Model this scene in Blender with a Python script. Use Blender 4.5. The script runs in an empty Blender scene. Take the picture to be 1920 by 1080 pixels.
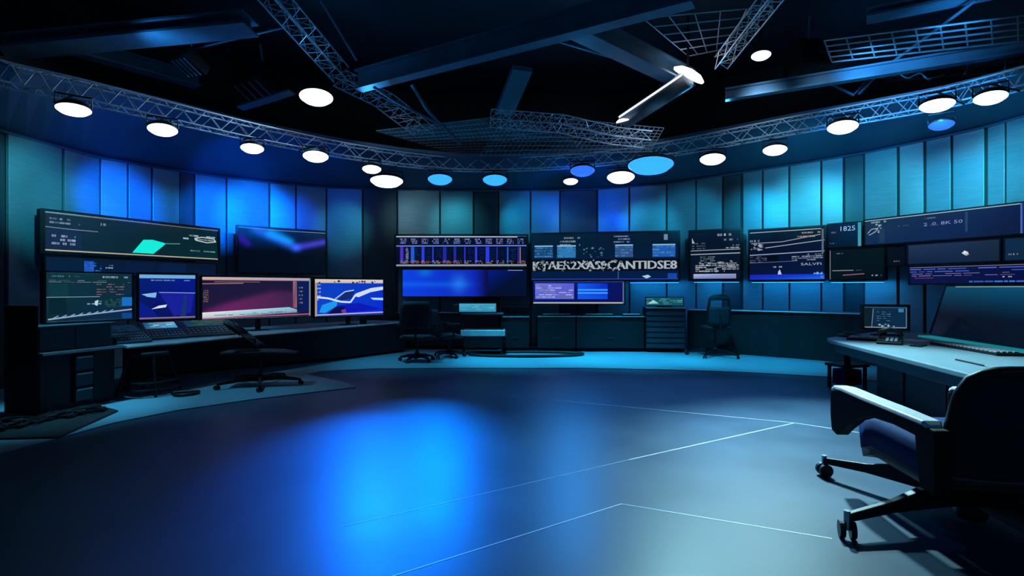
import bpy, bmesh, math, random
from mathutils import Vector as V, Matrix as Mx
C = bpy.context.scene.collection
PI = math.pi
H = 1.45            # eye height
RNG = random.Random(7)

# ---------------------------------------------------------------- measuring
def P(px, py, d):
    return V(((px - 960) / 1000 * d, d, H - (py - 540) / 1000 * d))
def atz(px, py, z):
    return P(px, py, (H - z) / ((py - 540) / 1000))
def lin(r, g, b):
    def f(c):
        c /= 255
        return c / 12.92 if c <= .04045 else ((c + .055) / 1.055) ** 2.4
    return (f(r), f(g), f(b))
def lerp(a, b, t): return a + (b - a) * t
def interp(tab, x):
    n = len(tab)
    if x <= tab[0][0]: i = 0
    elif x >= tab[-1][0]: i = n - 2
    else:
        i = max(k for k in range(n - 1) if tab[k][0] <= x)
    t = (x - tab[i][0]) / (tab[i + 1][0] - tab[i][0])
    return [lerp(a, b, t) for a, b in zip(tab[i], tab[i + 1])][1:]

# ---------------------------------------------------------------- materials
def mat(name, base, rough=.5, metal=0., var=.15, scale=6., bump=0., spec=.5, stretch=None, coat=0.):
    m = bpy.data.materials.new(name); m.use_nodes = True
    nt = m.node_tree; b = nt.nodes['Principled BSDF']
    tc = nt.nodes.new('ShaderNodeTexCoord'); mp = nt.nodes.new('ShaderNodeMapping')
    if stretch: mp.inputs['Scale'].default_value = stretch
    nt.links.new(tc.outputs['Object'], mp.inputs['Vector'])
    nz = nt.nodes.new('ShaderNodeTexNoise'); nz.inputs['Scale'].default_value = scale; nz.inputs['Detail'].default_value = 5
    nt.links.new(mp.outputs[0], nz.inputs['Vector'])
    cr = nt.nodes.new('ShaderNodeValToRGB'); e = cr.color_ramp.elements
    e[0].position, e[1].position = .3, .7
    e[0].color = tuple(c * (1 - var) for c in base) + (1,)
    e[1].color = tuple(min(1, c * (1 + var)) for c in base) + (1,)
    nt.links.new(nz.outputs['Fac'], cr.inputs['Fac']); nt.links.new(cr.outputs['Color'], b.inputs['Base Color'])
    mr = nt.nodes.new('ShaderNodeMapRange'); mr.inputs['To Min'].default_value = rough * .85; mr.inputs['To Max'].default_value = min(1, rough * 1.15)
    nt.links.new(nz.outputs['Fac'], mr.inputs['Value']); nt.links.new(mr.outputs[0], b.inputs['Roughness'])
    b.inputs['Metallic'].default_value = metal; b.inputs['Specular IOR Level'].default_value = spec
    b.inputs['Coat Weight'].default_value = coat
    if bump:
        bp = nt.nodes.new('ShaderNodeBump'); bp.inputs['Strength'].default_value = bump; bp.inputs['Distance'].default_value = .01
        nt.links.new(nz.outputs['Fac'], bp.inputs['Height']); nt.links.new(bp.outputs[0], b.inputs['Normal'])
    return m
def emat(name, col, strength, base=(.02, .02, .02)):
    m = mat(name, base, .3)
    b = m.node_tree.nodes['Principled BSDF']
    b.inputs['Emission Color'].default_value = tuple(col) + (1,); b.inputs['Emission Strength'].default_value = strength
    return m
def screen_mat(name, strength):
    m = mat(name, (.004, .005, .007), .22)
    nt = m.node_tree; b = nt.nodes['Principled BSDF']
    a = nt.nodes.new('ShaderNodeAttribute'); a.attribute_name = 'col'
    nt.links.new(a.outputs['Color'], b.inputs['Emission Color']); b.inputs['Emission Strength'].default_value = strength
    return m
M = {}
M['floor'] = mat('floor_vinyl', (.026, .060, .105), .40, 0, .22, 1.3, .03, .42)
M['carpet'] = mat('carpet_grey', (.12, .25, .32), .75, 0, .12, 40, .15)
M['seam'] = mat('seam_metal', (.5, .52, .55), .45, .3)
M['panel'] = mat('wall_panel_teal', (.13, .25, .30), .42, .35, .10, 3, .02, .5, (1, 1, 14))
M['panel2'] = mat('wall_panel_grey', (.22, .30, .33), .45, .3, .10, 3, .02, .5, (1, 1, 14))
M['panel3'] = mat('wall_panel_dark', (.025, .055, .070), .45, .3, .10, 3, .02, .5, (1, 1, 14))
M['shell'] = mat('wall_shell', (.02, .025, .03), .7)
M['cove'] = mat('cove_paint', (.055, .10, .16), .55, 0, .12, 1.5)
M['roof'] = mat('ceiling_black', (.018, .036, .06), .8)
M['steel'] = mat('beam_steel', (.085, .18, .27), .5, .1, .2, 3)
M['alu'] = mat('truss_aluminium', (.62, .68, .76), .40, .3, .1, 10)
M['wire'] = mat('wire_dark', (.30, .34, .42), .4, .4)
M['black'] = mat('black_plastic', (.007, .008, .010), .42, 0, .2, 12, .0, .35)
M['matte'] = mat('black_matte', (.006, .007, .009), .7, 0, .2, 12, 0., .15)
M['bezel'] = mat('bezel_black', (.008, .009, .011), .3)
M['chrome'] = mat('brushed_metal', (.55, .57, .60), .28, .9)
M['desk'] = mat('desk_laminate', (.16, .25, .30), .38, 0, .08, 8)
M['desk_pale'] = mat('desk_laminate_pale', (.26, .40, .47), .38, 0, .08, 8)
M['darkdesk'] = mat('desk_dark', (.030, .058, .078), .42, 0, .15, 5)
M['body'] = mat('console_body', (.006, .013, .019), .5, .1, .2, 4)
M['rackgrey'] = mat('rack_grey', (.045, .075, .10), .45, .3, .15, 5)
M['edge'] = mat('edge_strip', (.62, .62, .60), .4, .2)
M['mesh'] = mat('chair_fabric', (.010, .013, .022), .8, 0, .25, 60, .1)
M['blue'] = mat('seat_blue', (.002, .024, .115), .8, 0, .2, 50, .1, .15)
M['pad'] = mat('arm_pad', (.72, .72, .74), .40, 0, .08, 20)
M['rubber'] = mat('rubber_cable', (.005, .006, .008), .45)
M['paper'] = mat('paper_pink', (.75, .60, .72), .7)
M['key'] = mat('key_cap', (.34, .38, .42), .45)
M['white'] = mat('white_metal', (.72, .76, .78), .4)
M['lens_w'] = emat('lens_white', (1, .97, .98), 3.0)
M['lens_warm'] = emat('lens_warm', (1, .96, .86), 2.4)
M['lens_b'] = emat('lens_blue', (.02, .22, 1), 2.2)
M['lens_db'] = emat('lens_deep_blue', (.03, .18, 1), 1.0)
M['lens_c'] = emat('lens_cool', (.55, .82, 1), 2.2)
M['scr'] = screen_mat('screen_picture', 1.0)
M['strip'] = emat('ledge_glow', lin(30, 150, 170), .55, (.1, .3, .3))  # glow gives the tilted display's base ledge its lit look

# ---------------------------------------------------------------- mesh builder
class MB:
    def __init__(s): s.v, s.f, s.c = [], [], []
    def add(s, vs, fs, col=None):
        o = len(s.v); s.v += [V(x) for x in vs]
        for f in fs:
            s.f.append([i + o for i in f]); s.c.append(col)
        return s
    def box(s, c, d, R=None, top=(1, 1)):
        c = V(c); x, y, z = d[0] / 2, d[1] / 2, d[2] / 2
        vs = [V((sx * x * (top[0] if sz > 0 else 1), sy * y * (top[1] if sz > 0 else 1), sz * z)) for sz in (-1, 1) for sx, sy in ((-1, -1), (1, -1), (1, 1), (-1, 1))]
        if R is not None: vs = [R @ q for q in vs]
        return s.add([c + q for q in vs], [(3, 2, 1, 0), (4, 5, 6, 7), (0, 1, 5, 4), (1, 2, 6, 5), (2, 3, 7, 6), (3, 0, 4, 7)])
    def b2(s, x0, x1, y0, y1, z0, z1):
        return s.box(((x0 + x1) / 2, (y0 + y1) / 2, (z0 + z1) / 2), (abs(x1 - x0), abs(y1 - y0), abs(z1 - z0)))
    def bar(s, p, q, w, h):
        p, q = V(p), V(q); d = q - p; L = d.length
        if L < 1e-6: return s
        z = V((0, 0, 1)); d.normalize()
        if abs(d.z) > .95: z = V((0, 1, 0))
        x = d.cross(z).normalized(); z = x.cross(d).normalized()
        R = Mx((x, d, z)).transposed()
        return s.box((p + q) / 2, (w, L, h), R)
    def tube(s, pts, r, n=8, closed=False):
        pts = [V(p) for p in pts]; k = len(pts); rings = []; o = len(s.v)
        rr = r if isinstance(r, (list, tuple)) else [r] * k
        up = None
        for i, p in enumerate(pts):
            a = pts[(i - 1) % k] if (closed or i) else p
            b = pts[(i + 1) % k] if (closed or i < k - 1) else p
            d = (b - a).normalized()
            if up is None:
                up = V((0, 0, 1)) if abs(d.z) < .9 else V((1, 0, 0))
            x = d.cross(up).normalized(); y = x.cross(d).normalized(); up = y
            for j in range(n):
                t = 2 * PI * j / n
                s.v.append(p + (x * math.cos(t) + y * math.sin(t)) * rr[i])
        m = k if closed else k - 1
        for i in range(m):
            for j in range(n):
                a, b = o + i * n, o + ((i + 1) % k) * n
                s.f.append([a + j, a + (j + 1) % n, b + (j + 1) % n, b + j]); s.c.append(None)
        if not closed:
            s.f.append([o + j for j in range(n)][::-1]); s.c.append(None)
            s.f.append([o + (k - 1) * n + j for j in range(n)]); s.c.append(None)
        return s
    def lathe(s, prof, c=(0, 0, 0), R=None, n=20):
        c = V(c); o = len(s.v)
        for r, z in prof:
            for j in range(n):
                q = V((r * math.cos(2 * PI * j / n), r * math.sin(2 * PI * j / n), z))
                s.v.append(c + (R @ q if R is not None else q))
        for i in range(len(prof) - 1):
            for j in range(n):
                a, b = o + i * n, o + (i + 1) * n
                s.f.append([a + j, a + (j + 1) % n, b + (j + 1) % n, b + j]); s.c.append(None)
        s.f.append([o + j for j in range(n)][::-1]); s.c.append(None)
        s.f.append([o + (len(prof) - 1) * n + j for j in range(n)]); s.c.append(None)
        return s
    def prism(s, poly, z0, z1):
        n = len(poly)
        return s.add([V((p[0], p[1], z0)) for p in poly] + [V((p[0], p[1], z1)) for p in poly],
                     [list(range(n))[::-1], list(range(n, 2 * n))] + [[i, (i + 1) % n, n + (i + 1) % n, n + i] for i in range(n)])
    def grid(s, fn, nu, nv, th=None):
        """surface fn(u,v)->V ; th = offset vector function for thickness"""
        def sheet(g, flip):
            vs = [g(i / nu, j / nv) for i in range(nu + 1) for j in range(nv + 1)]
            fs = []
            for i in range(nu):
                for j in range(nv):
                    a = i * (nv + 1) + j; f = [a, a + nv + 1, a + nv + 2, a + 1]
                    fs.append(f[::-1] if flip else f)
            return vs, fs
        if th is None:
            return s.add(*sheet(fn, False))
        v1, f1 = sheet(fn, False); v2, f2 = sheet(lambda u, v: fn(u, v) + th(u, v), True)
        n = len(v1); fs = f1 + [[i + n for i in f] for f in f2]
        rim = [i * (nv + 1) for i in range(nu + 1)] + [nu * (nv + 1) + j for j in range(1, nv + 1)] + [i * (nv + 1) + nv for i in range(nu - 1, -1, -1)] + [j for j in range(nv - 1, 0, -1)]
        for a, b in zip(rim, rim[1:] + rim[:1]): fs.append([b, a, a + n, b + n])
        return s.add(v1 + v2, fs)
    def build(s, name, m, parent=None, bevel=0., smooth=False, sub=0, loc=None):
        me = bpy.data.meshes.new(name); me.from_pydata([tuple(v) for v in s.v], [], s.f)
        me.materials.append(m)
        if any(c is not None for c in s.c):
            at = me.color_attributes.new('col', 'FLOAT_COLOR', 'CORNER')
            for p, c in zip(me.polygons, s.c):
                for k, li in enumerate(p.loop_indices):
                    q = c[k % len(c)] if c and isinstance(c[0], (tuple, list)) else (c or (0, 0, 0))
                    at.data[li].color = tuple(q[:3]) + (1,)
        else:
            bm = bmesh.new(); bm.from_mesh(me); bmesh.ops.recalc_face_normals(bm, faces=bm.faces); bm.to_mesh(me); bm.free()
        if smooth:
            for p in me.polygons: p.use_smooth = True
        o = bpy.data.objects.new(name, me); C.objects.link(o)
        if parent: o.parent = parent
        if loc is not None: o.location = loc
        if bevel:
            b = o.modifiers.new('bevel', 'BEVEL'); b.width = bevel; b.segments = 2; b.limit_method = 'ANGLE'; b.angle_limit = .7
        if sub:
            b = o.modifiers.new('sub', 'SUBSURF'); b.levels = sub; b.render_levels = sub
        return o

def tag(o, label, cat, group=None):
    o['label'] = label; o['category'] = cat; o['kind'] = 'thing'
    if group: o['group'] = group
    return o
def thing(name, label, cat, loc=(0, 0, 0), rotz=0., group=None):
    o = bpy.data.objects.new(name, None); C.objects.link(o); o.empty_display_size = .1
    o.location = loc; o.rotation_euler = (0, 0, rotz)
    return tag(o, label, cat, group)
def struct(o): o['kind'] = 'structure'; return o
def copy_tree(o, parent=None):
    c = o.copy(); C.objects.link(c)
    if parent: c.parent = parent
    for ch in list(o.children): copy_tree(ch, c)
    return c
def light(name, loc, target, col, power, size=45, blend=.8, radius=.08, parent=None):
    d = bpy.data.lights.new(name, 'SPOT'); d.energy = power; d.color = col; d.spot_size = math.radians(size); d.spot_blend = blend
    d.shadow_soft_size = radius
    o = bpy.data.objects.new(name, d); C.objects.link(o)
    o.location = loc; o.rotation_euler = (V(target) - V(loc)).to_track_quat('-Z', 'Y').to_euler()
    return o

# ---------------------------------------------------------------- the room
WC = [(-120, 200, 3.72), (0, 242, 3.72), (100, 270, 3.75), (190, 294, 3.75), (300, 313, 3.78), (400, 328, 3.8), (510, 341, 3.85), (610, 350, 3.88),
      (780, 355, 3.9), (960, 356, 3.9), (1120, 353, 3.95), (1250, 343, 4.0), (1390, 322, 4.08), (1500, 305, 4.12), (1620, 285, 4.15),
      (1750, 258, 4.17), (1850, 235, 4.18), (1920, 215, 4.2), (2050, 180, 4.2)]
def wallp(px):
    y, z = interp(WC, px)
    d = (z - H) / ((540 - y) / 1000)
    return V(((px - 960) / 1000 * d, d, z))
def wd(px): return wallp(px).y
TR = [(-90, 112, 4.05), (0, 138, 4.05), (138, 168, 4.05), (305, 208, 4.05), (480, 250, 4.08), (640, 282, 4.1), (760, 300, 4.1), (860, 310, 4.1), (960, 309, 4.1), (1080, 303, 4.12),
      (1200, 290, 4.15), (1340, 264, 4.2), (1500, 233, 4.25), (1640, 209, 4.25), (1760, 187, 4.25), (1870, 160, 4.25), (1990, 128, 4.25)]
def trussp(px):
    y, z = interp(TR, px)
    d = (z - H) / ((540 - y) / 1000)
    return V(((px - 960) / 1000 * d, d, z))

fb = MB(); fb.prism([(-9.2, -1.5), (9.2, -1.5), (9.2, 14.2), (-9.2, 14.2)], -.12, 0)
floor = struct(fb.build('floor', M['floor']))
sb = MB()
for a, b, w in (((1490, 793), (1040, 750), .014), ((1490, 793), (1760, 834), .018), ((1490, 793), (1180, 862), .016), ((1180, 862), (640, 988), .006),
                ((1165, 945), (700, 1092), .010), ((1165, 945), (1560, 1010), .008), ((1040, 750), (860, 735), .006)):
    p, q = atz(*a, 0), atz(*b, 0); sb.bar(p + V((0, 0, .0006)), q + V((0, 0, .0006)), w, .0016)
struct(sb.build('floor_seam', M['seam'], floor))

PANELS = [(-110, 15, 3), (15, 118, 1), (120, 188, 1), (188, 240, 2), (240, 285, 1), (285, 338, 1), (338, 365, 3), (365, 425, 1), (425, 505, 1), (505, 555, 1), (555, 612, 1),
          (612, 680, 1), (680, 745, 3), (745, 825, 2), (825, 888, 1), (888, 935, 3), (935, 995, 1), (995, 1050, 1), (1050, 1120, 3), (1120, 1180, 1), (1180, 1250, 1),
          (1250, 1305, 1), (1305, 1355, 1), (1355, 1390, 3), (1392, 1430, 1), (1430, 1480, 1), (1480, 1540, 1), (1540, 1582, 1), (1582, 1620, 3), (1620, 1683, 2), (1685, 1733, 2),
          (1735, 1784, 1), (1785, 1847, 1), (1850, 1885, 1), (1885, 1945, 1), (1945, 2045, 1)]
def outw(px, off):
    """wall point pushed outward (away from the room) by off"""
    p = wallp(px); t = wallp(px + 5) - wallp(px - 5); n = V((-t.y, t.x, 0)).normalized()
    return p + n * off
def wall_piece(name, pxs, extra_first=None, extra_last=None):
    b = MB(); pts = [outw(px, .06) for px in pxs]
    if extra_first: pts = [V(extra_first)] + pts
    if extra_last: pts = pts + [V(extra_last)]
    for p, q in zip(pts, pts[1:]):
        t = (q - p); n = V((-t.y, t.x, 0)).normalized() * .1
        b.add([(p.x, p.y, 0), (q.x, q.y, 0), (q.x + n.x, q.y + n.y, 0), (p.x + n.x, p.y + n.y, 0),
               (p.x, p.y, 6.3), (q.x, q.y, 6.3), (q.x + n.x, q.y + n.y, 6.3), (p.x + n.x, p.y + n.y, 6.3)],
              [(0, 1, 5, 4), (3, 7, 6, 2), (4, 5, 6, 7), (0, 3, 2, 1), (0, 4, 7, 3), (1, 2, 6, 5)])
    return struct(b.build(name, M['shell']))
wl = wall_piece('wall_left', [-120] + list(range(0, 641, 40)), (-7.35, -1.5, 0))
wb = wall_piece('wall_back', list(range(640, 1321, 40)))
wr = wall_piece('wall_right', list(range(1320, 2041, 40)) + [2050], None, (8.5, -1.5, 0))
for a, b, k in PANELS:
    p, q = outw(a + .8, 0), outw(b - .8, 0)
    t = q - p; t.z = 0; n = V((-t.y, t.x, 0)).normalized() * .05
    if k == 3: p += n * .7; q += n * .7
    g = (q - p).normalized() * .008
    p2, q2 = p + g, q - g
    bb = MB(); zt0, zt1 = p.z - .02, q.z - .02
    bb.add([(p2.x, p2.y, .02), (q2.x, q2.y, .02), (q2.x + n.x, q2.y + n.y, .02), (p2.x + n.x, p2.y + n.y, .02),
            (p2.x, p2.y, zt0), (q2.x, q2.y, zt1), (q2.x + n.x, q2.y + n.y, zt1), (p2.x + n.x, p2.y + n.y, zt0)],
           [(0, 1, 5, 4), (3, 7, 6, 2), (4, 5, 6, 7), (0, 3, 2, 1), (0, 4, 7, 3), (1, 2, 6, 5)])
    struct(bb.build('panel', M[{1: 'panel', 2: 'panel2', 3: 'panel3'}[k]], wl if b <= 645 else wb if b <= 1320 else wr, .006))
# sloping cove between wall head and truss, then the black roof above it
cb = MB(); pxs = list(range(-120, 2051, 35)) + [2050]
def covein(px):
    y, z = interp(TR, px); d = .84 * wd(px)
    return P(px, y - 17, d)
for px, qx in zip(pxs, pxs[1:]):
    a, b, c, d = outw(px, .06), outw(qx, .06), covein(qx), covein(px)
    up = V((0, 0, .06))
    cb.add([a, b, c, d, a + up, b + up, c + up, d + up], [(0, 1, 2, 3), (7, 6, 5, 4), (2, 6, 7, 3), (0, 4, 5, 1)])
cove = struct(cb.build('ceiling_cove', M['cove']))
tb = MB()
tb.tube([outw(px, -.012) + V((0, 0, -.025)) for px in pxs], .022, 6)
struct(tb.build('trim_1', M['cove']))
rb = MB(); rb.prism([(-9.2, -1.5), (9.2, -1.5), (9.2, 14.2), (-9.2, 14.2)], 6.3, 6.4)
struct(rb.build('ceiling', M['roof']))
# carpet border
ce = [(-140, 900), (0, 852), (100, 826), (210, 795), (330, 771), (480, 749), (668, 727), (640, 716), (575, 703), (600, 697), (700, 692), (830, 691), (960, 691), (1100, 691), (1250, 694), (1400, 699), (1560, 708), (1760, 726), (1900, 745)]
inner = [atz(x, y, 0) for x, y in ce]
outer = [outw(px, -.04) for px in range(1990, -111, -20)]
kb = MB(); kb.prism([(p.x, p.y) for p in inner] + [(p.x, p.y) for p in outer], .0005, .012)
tag(kb.build('carpet', M['carpet']), 'blue-grey carpet border running along the curved wall around the dark floor', 'carpet')

# ---------------------------------------------------------------- trusses, beams
def truss_thing(name, path, w, h, step, label, group, rc=.02, rl=.010):
    # resample
    pts = [V(p) for p in path]; res = [pts[0]]
    for a, b in zip(pts, pts[1:]):
        n = max(1, round((b - a).length / step))
        res += [a.lerp(b, k / n) for k in range(1, n + 1)]
    o = thing(name, label, 'truss', res[0], 0, group); base = res[0].copy()
    fr = []
    for i, p in enumerate(res):
        d = (res[min(i + 1, len(res) - 1)] - res[max(i - 1, 0)]).normalized()
        x = d.cross(V((0, 0, 1))).normalized(); z = x.cross(d).normalized()
        fr.append([p - base + x * (sx * w / 2) + z * (sz * h / 2) for sx, sz in ((-1, -1), (1, -1), (1, 1), (-1, 1))])
    for k in range(4):
        MB().tube([f[k] for f in fr], rc, 6).build('chord', M['alu'], o)
    lb = MB()
    for i, (f, g) in enumerate(zip(fr, fr[1:])):
        for k in range(4):
            a, b = (k, (k + 1) % 4) if i % 2 else ((k + 1) % 4, k)
            lb.tube([f[a], g[b]], rl, 4)
        for k in (0, 2): lb.tube([f[k], f[(k + 1) % 4]], rl, 4)
    lb.build('lacing', M['alu'], o)
    return o
G_TR = 'lattice trusses of the lighting rig'
def smooth(pts, n=3):
    for _ in range(n):
        pts = [pts[0]] + [(pts[i - 1] + pts[i] * 2 + pts[i + 1]) / 4 for i in range(1, len(pts) - 1)] + [pts[-1]]
    return pts
ring = smooth([trussp(px) for px in range(-90, 1991, 26)])
truss_thing('curved_hanging_truss', ring, .24, .24, .26, 'long curved aluminium truss ring carrying the round lamps above the wall', G_TR, .013, .007)
truss_thing('hanging_truss', [P(492, -30, 7.0), P(640, 140, 9.4)], .26, .26, .24, 'straight truss running up to the roof left of the oval ceiling lamp', G_TR, .013, .007)
truss_thing('hanging_truss', [P(636, 146, 9.6), P(720, 188, 10.2), P(800, 250, 11.2)], .45, .16, .2, 'loose dark truss sagging to the right of the oval ceiling lamp', G_TR, .011, .007)
truss_thing('hanging_truss', [P(1466, -30, 6.6), P(1352, 118, 8.8)], .2, .2, .22, 'slim truss running up to the roof right of the bright tube light', G_TR, .011, .007)
truss_thing('hanging_truss', [P(920, 222, 9.3), P(1050, 232, 9.4), P(1150, 255, 9.5), P(1215, 262, 9.5)], .5, .16, .18, 'wide flat truss hanging over the centre behind the tube light', G_TR, .010, .006)

G_B = 'dark steel beams under the roof'
def ibeam(name, pts, w, h, label):
    p, q = V(pts[0]), V(pts[1]); o = thing(name, label, 'beam', p, 0, G_B)
    d = q - p
    b = MB(); b.bar(V((0, 0, h / 2)), d + V((0, 0, h / 2)), w, .03); b.bar(V((0, 0, -h / 2)), d + V((0, 0, -h / 2)), w, .03)
    b.build('flange', M['steel'], o)
    MB().bar(V((0, 0, 0)), d, .03, h - .03).build('web', M['steel'], o)
    return o
ibeam('steel_beam', (P(672, 152, 9.1), P(1300, -18, 6.2)), .20, .30, 'long steel beam crossing the middle of the roof diagonally')
ibeam('steel_beam', (P(1085, 48, 7.4), P(1290, 150, 9.3)), .30, .26, 'short steel beam ending behind the bright tube light')
ibeam('steel_beam', (P(14, 88, 7.6), P(470, 44, 7.4)), .42, .16, 'flat blue-grey beam across the roof above the left truss')
ibeam('steel_beam', (P(128, 84, 7.9), P(372, 152, 9.3)), .22, .20, 'steel beam branching down from the flat beam at left')
ibeam('steel_beam', (P(980, 128, 8.9), P(945, 212, 9.75)), .34, .06, 'short flat hanger bar above the wide centre truss')
ibeam('steel_beam', (P(1360, 178, 8.9), P(1960, 82, 7.4)), .14, .16, 'teal-lit beam above the curved truss at right')
ibeam('steel_beam', (P(1625, 30, 7.6), P(1870, -20, 6.8)), .30, .10, 'wide blue beam at the top of the roof at right')
def rod(name, pts, r, label, m='steel'):
    pts = [V(p) for p in pts]; b = MB(); b.tube([p - pts[0] for p in pts], r, 6)
    return tag(b.build(name, M[m], None, loc=pts[0]), label, 'rod', 'thin rods braced under the roof')
rod('brace_rod', (P(1030, 72, 7.9), P(1250, 138, 9.0)), .022, 'thin brace rod running from the diagonal beam to the tube light')
rod('brace_rod', (P(772, 158, 9.2), P(800, 205, 9.5), P(865, 272, 9.9)), .03, 'bent pale rod falling to the wire mesh in the centre')
rod('brace_rod', (P(702, 164, 8.6), P(740, 190, 9.4), P(838, 240, 9.9)), .025, 'curved rod along the loose sagging truss')
rod('brace_rod', (P(600, 0, 6.8), P(668, 112, 8.2)), .018, 'thin rod beside the straight truss at upper left')
rod('brace_rod', (P(330, 100, 8.6), P(530, 52, 7.8)), .015, 'thin rod over the box light at upper left')
rod('brace_rod', (P(1830, 0, 6.8), P(1655, 130, 8.4), P(1610, 176, 8.8)), .022, 'long thin rod slanting across the wire racks at right')
rod('brace_rod', (P(1540, 148, 8.8), P(1600, 178, 8.8), P(1630, 145, 8.7)), .022, 'v-shaped rod hanging below the wire racks at right')
def wire_rack(path_a, path_b, nx, ny, r, label):
    """wire rack spanned between two edges (each a pair of points)"""
    a0, a1 = map(V, path_a); b0, b1 = map(V, path_b); o = thing('wire_rack', label, 'wire rack', a0, 0, 'hanging wire racks')
    b = MB()
    for i in range(nx + 1): b.tube([a0.lerp(a1, i / nx) - a0, b0.lerp(b1, i / nx) - a0], r, 4)
    b.build('cross_wires', M['wire'], o)
    b = MB()
    for j in range(ny + 1): b.tube([a0.lerp(b0, j / ny) - a0, a1.lerp(b1, j / ny) - a0], r * 1.3, 4)
    b.build('long_wires', M['wire'], o)
    return o
wire_rack((P(705, 245, 10.6), P(945, 218, 10.2)), (P(840, 285, 11.9), P(1130, 282, 11.7)), 34, 9, .007, 'fine wire mesh rack hanging over the centre left')
wire_rack((P(950, 212, 10.0), P(1245, 240, 9.9)), (P(900, 292, 10.7), P(1220, 284, 10.1)), 34, 8, .007, 'fine wire mesh rack hanging over the centre under the tube light')
wire_rack((P(1205, 34, 7.6), P(1450, 12, 7.5)), (P(1290, 105, 9.0), P(1380, 88, 8.9)), 5, 5, .009, 'open rack of long wires behind the slim truss')
wire_rack((P(1545, 76, 7.6), P(1960, 24, 6.7)), (P(1560, 116, 8.2), P(1960, 72, 7.2)), 9, 4, .011, 'upper rack of long wires at the right end of the roof')
wire_rack((P(1560, 132, 9.2), P(1915, 95, 8.0)), (P(1680, 150, 9.5), P(1915, 134, 8.3)), 8, 2, .011, 'lower rack of long wires at the right end of the roof')
# hanging cables at right
def cable(pts, r, label, cat='cable', m='rubber'):
    pts = [V(p) for p in pts]
    fine = []
    for i in range(len(pts) - 1):
        p0, p1, p2, p3 = pts[max(i - 1, 0)], pts[i], pts[i + 1], pts[min(i + 2, len(pts) - 1)]
        for k in range(6):
            t = k / 6
            fine.append(.5 * ((2 * p1) + (p2 - p0) * t + (2 * p0 - 5 * p1 + 4 * p2 - p3) * t * t + (3 * p1 - p0 - 3 * p2 + p3) * t ** 3))
    fine.append(pts[-1])
    b = MB(); b.tube([p - pts[0] for p in fine], r, 6)
    return tag(b.build('cable', M[m], None, smooth=True, loc=pts[0]), label, cat)
cable((P(1755, 125, 8.4), P(1790, 106, 8.3), P(1815, 122, 8.3), P(1808, 140, 8.3)), .02, 'looped cable hanging below the wire racks at right', m='wire')
cable((P(1680, 132, 8.5), P(1700, 146, 8.5), P(1725, 137, 8.5), P(1740, 148, 8.5), P(1770, 140, 8.5)), .014, 'crinkled cable lying along the lower wire rack', m='alu')
cable((P(1865, 100, 8), P(1885, 120, 8), P(1880, 150, 7.9), P(1905, 130, 7.8)), .016, 'cable dropping onto the end of the curved truss', m='wire')

# ---------------------------------------------------------------- lamps
def lamp_proto(name, lens, w, tilt, loc, label, group, hood=True, flat=.3):
    """round flood lamp: lens faces down, leaning by tilt (radians) toward the viewer; loc = lens centre"""
    o = thing(name, label, 'lamp', loc, 0, group)
    az = math.atan2(-loc.y, -loc.x)           # towards the middle of the room
    R = Mx.Rotation(az, 3, 'Z') @ Mx.Rotation(-tilt, 3, 'Y')
    r = w / 2
    MB().lathe([(r * .99, .012), (r * .98, -.03 * r), (r * .78, -.20 * r), (r * .38, -.30 * r), (.002, -.33 * r)], R=R, n=24).build('lens', M[lens], o, smooth=True)
    MB().lathe([(r * .985, .0), (r * 1.0, .015), (r * .96, .04), (r * .75, .06 + r * .08), (r * .42, .075 + r * .18), (r * .2, .08 + r * .20), (.002, .085 + r * .20)], R=R, n=24).build('housing', M['black'], o, smooth=True)
    if hood:
        top = trussp_near(loc) if name != 'hanging_lamp' else loc + V((0, 0, .9)); yk = MB()
        k = R @ V((0, 0, .04)); side = (R @ V((0, 1, 0)))
        pt = top - loc
        yk.tube([k + side * r * .98, k + side * r * .98 + V((0, 0, .10 + r * .2)), k - side * r * .98 + V((0, 0, .10 + r * .2)), k - side * r * .98], .012, 6)
        yk.tube([k + V((0, 0, .10 + r * .2)), pt], .014, 6)
        yk.build('yoke', M['black'], o)
    return o
def trussp_near(p):
    best = min(ring, key=lambda q: (q.x - p.x) ** 2 + (q.y - p.y) ** 2)
    return V((best.x, best.y, best.z - .155)) if (best - p).length < 1.6 else p + V((0, 0, .7))
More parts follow.
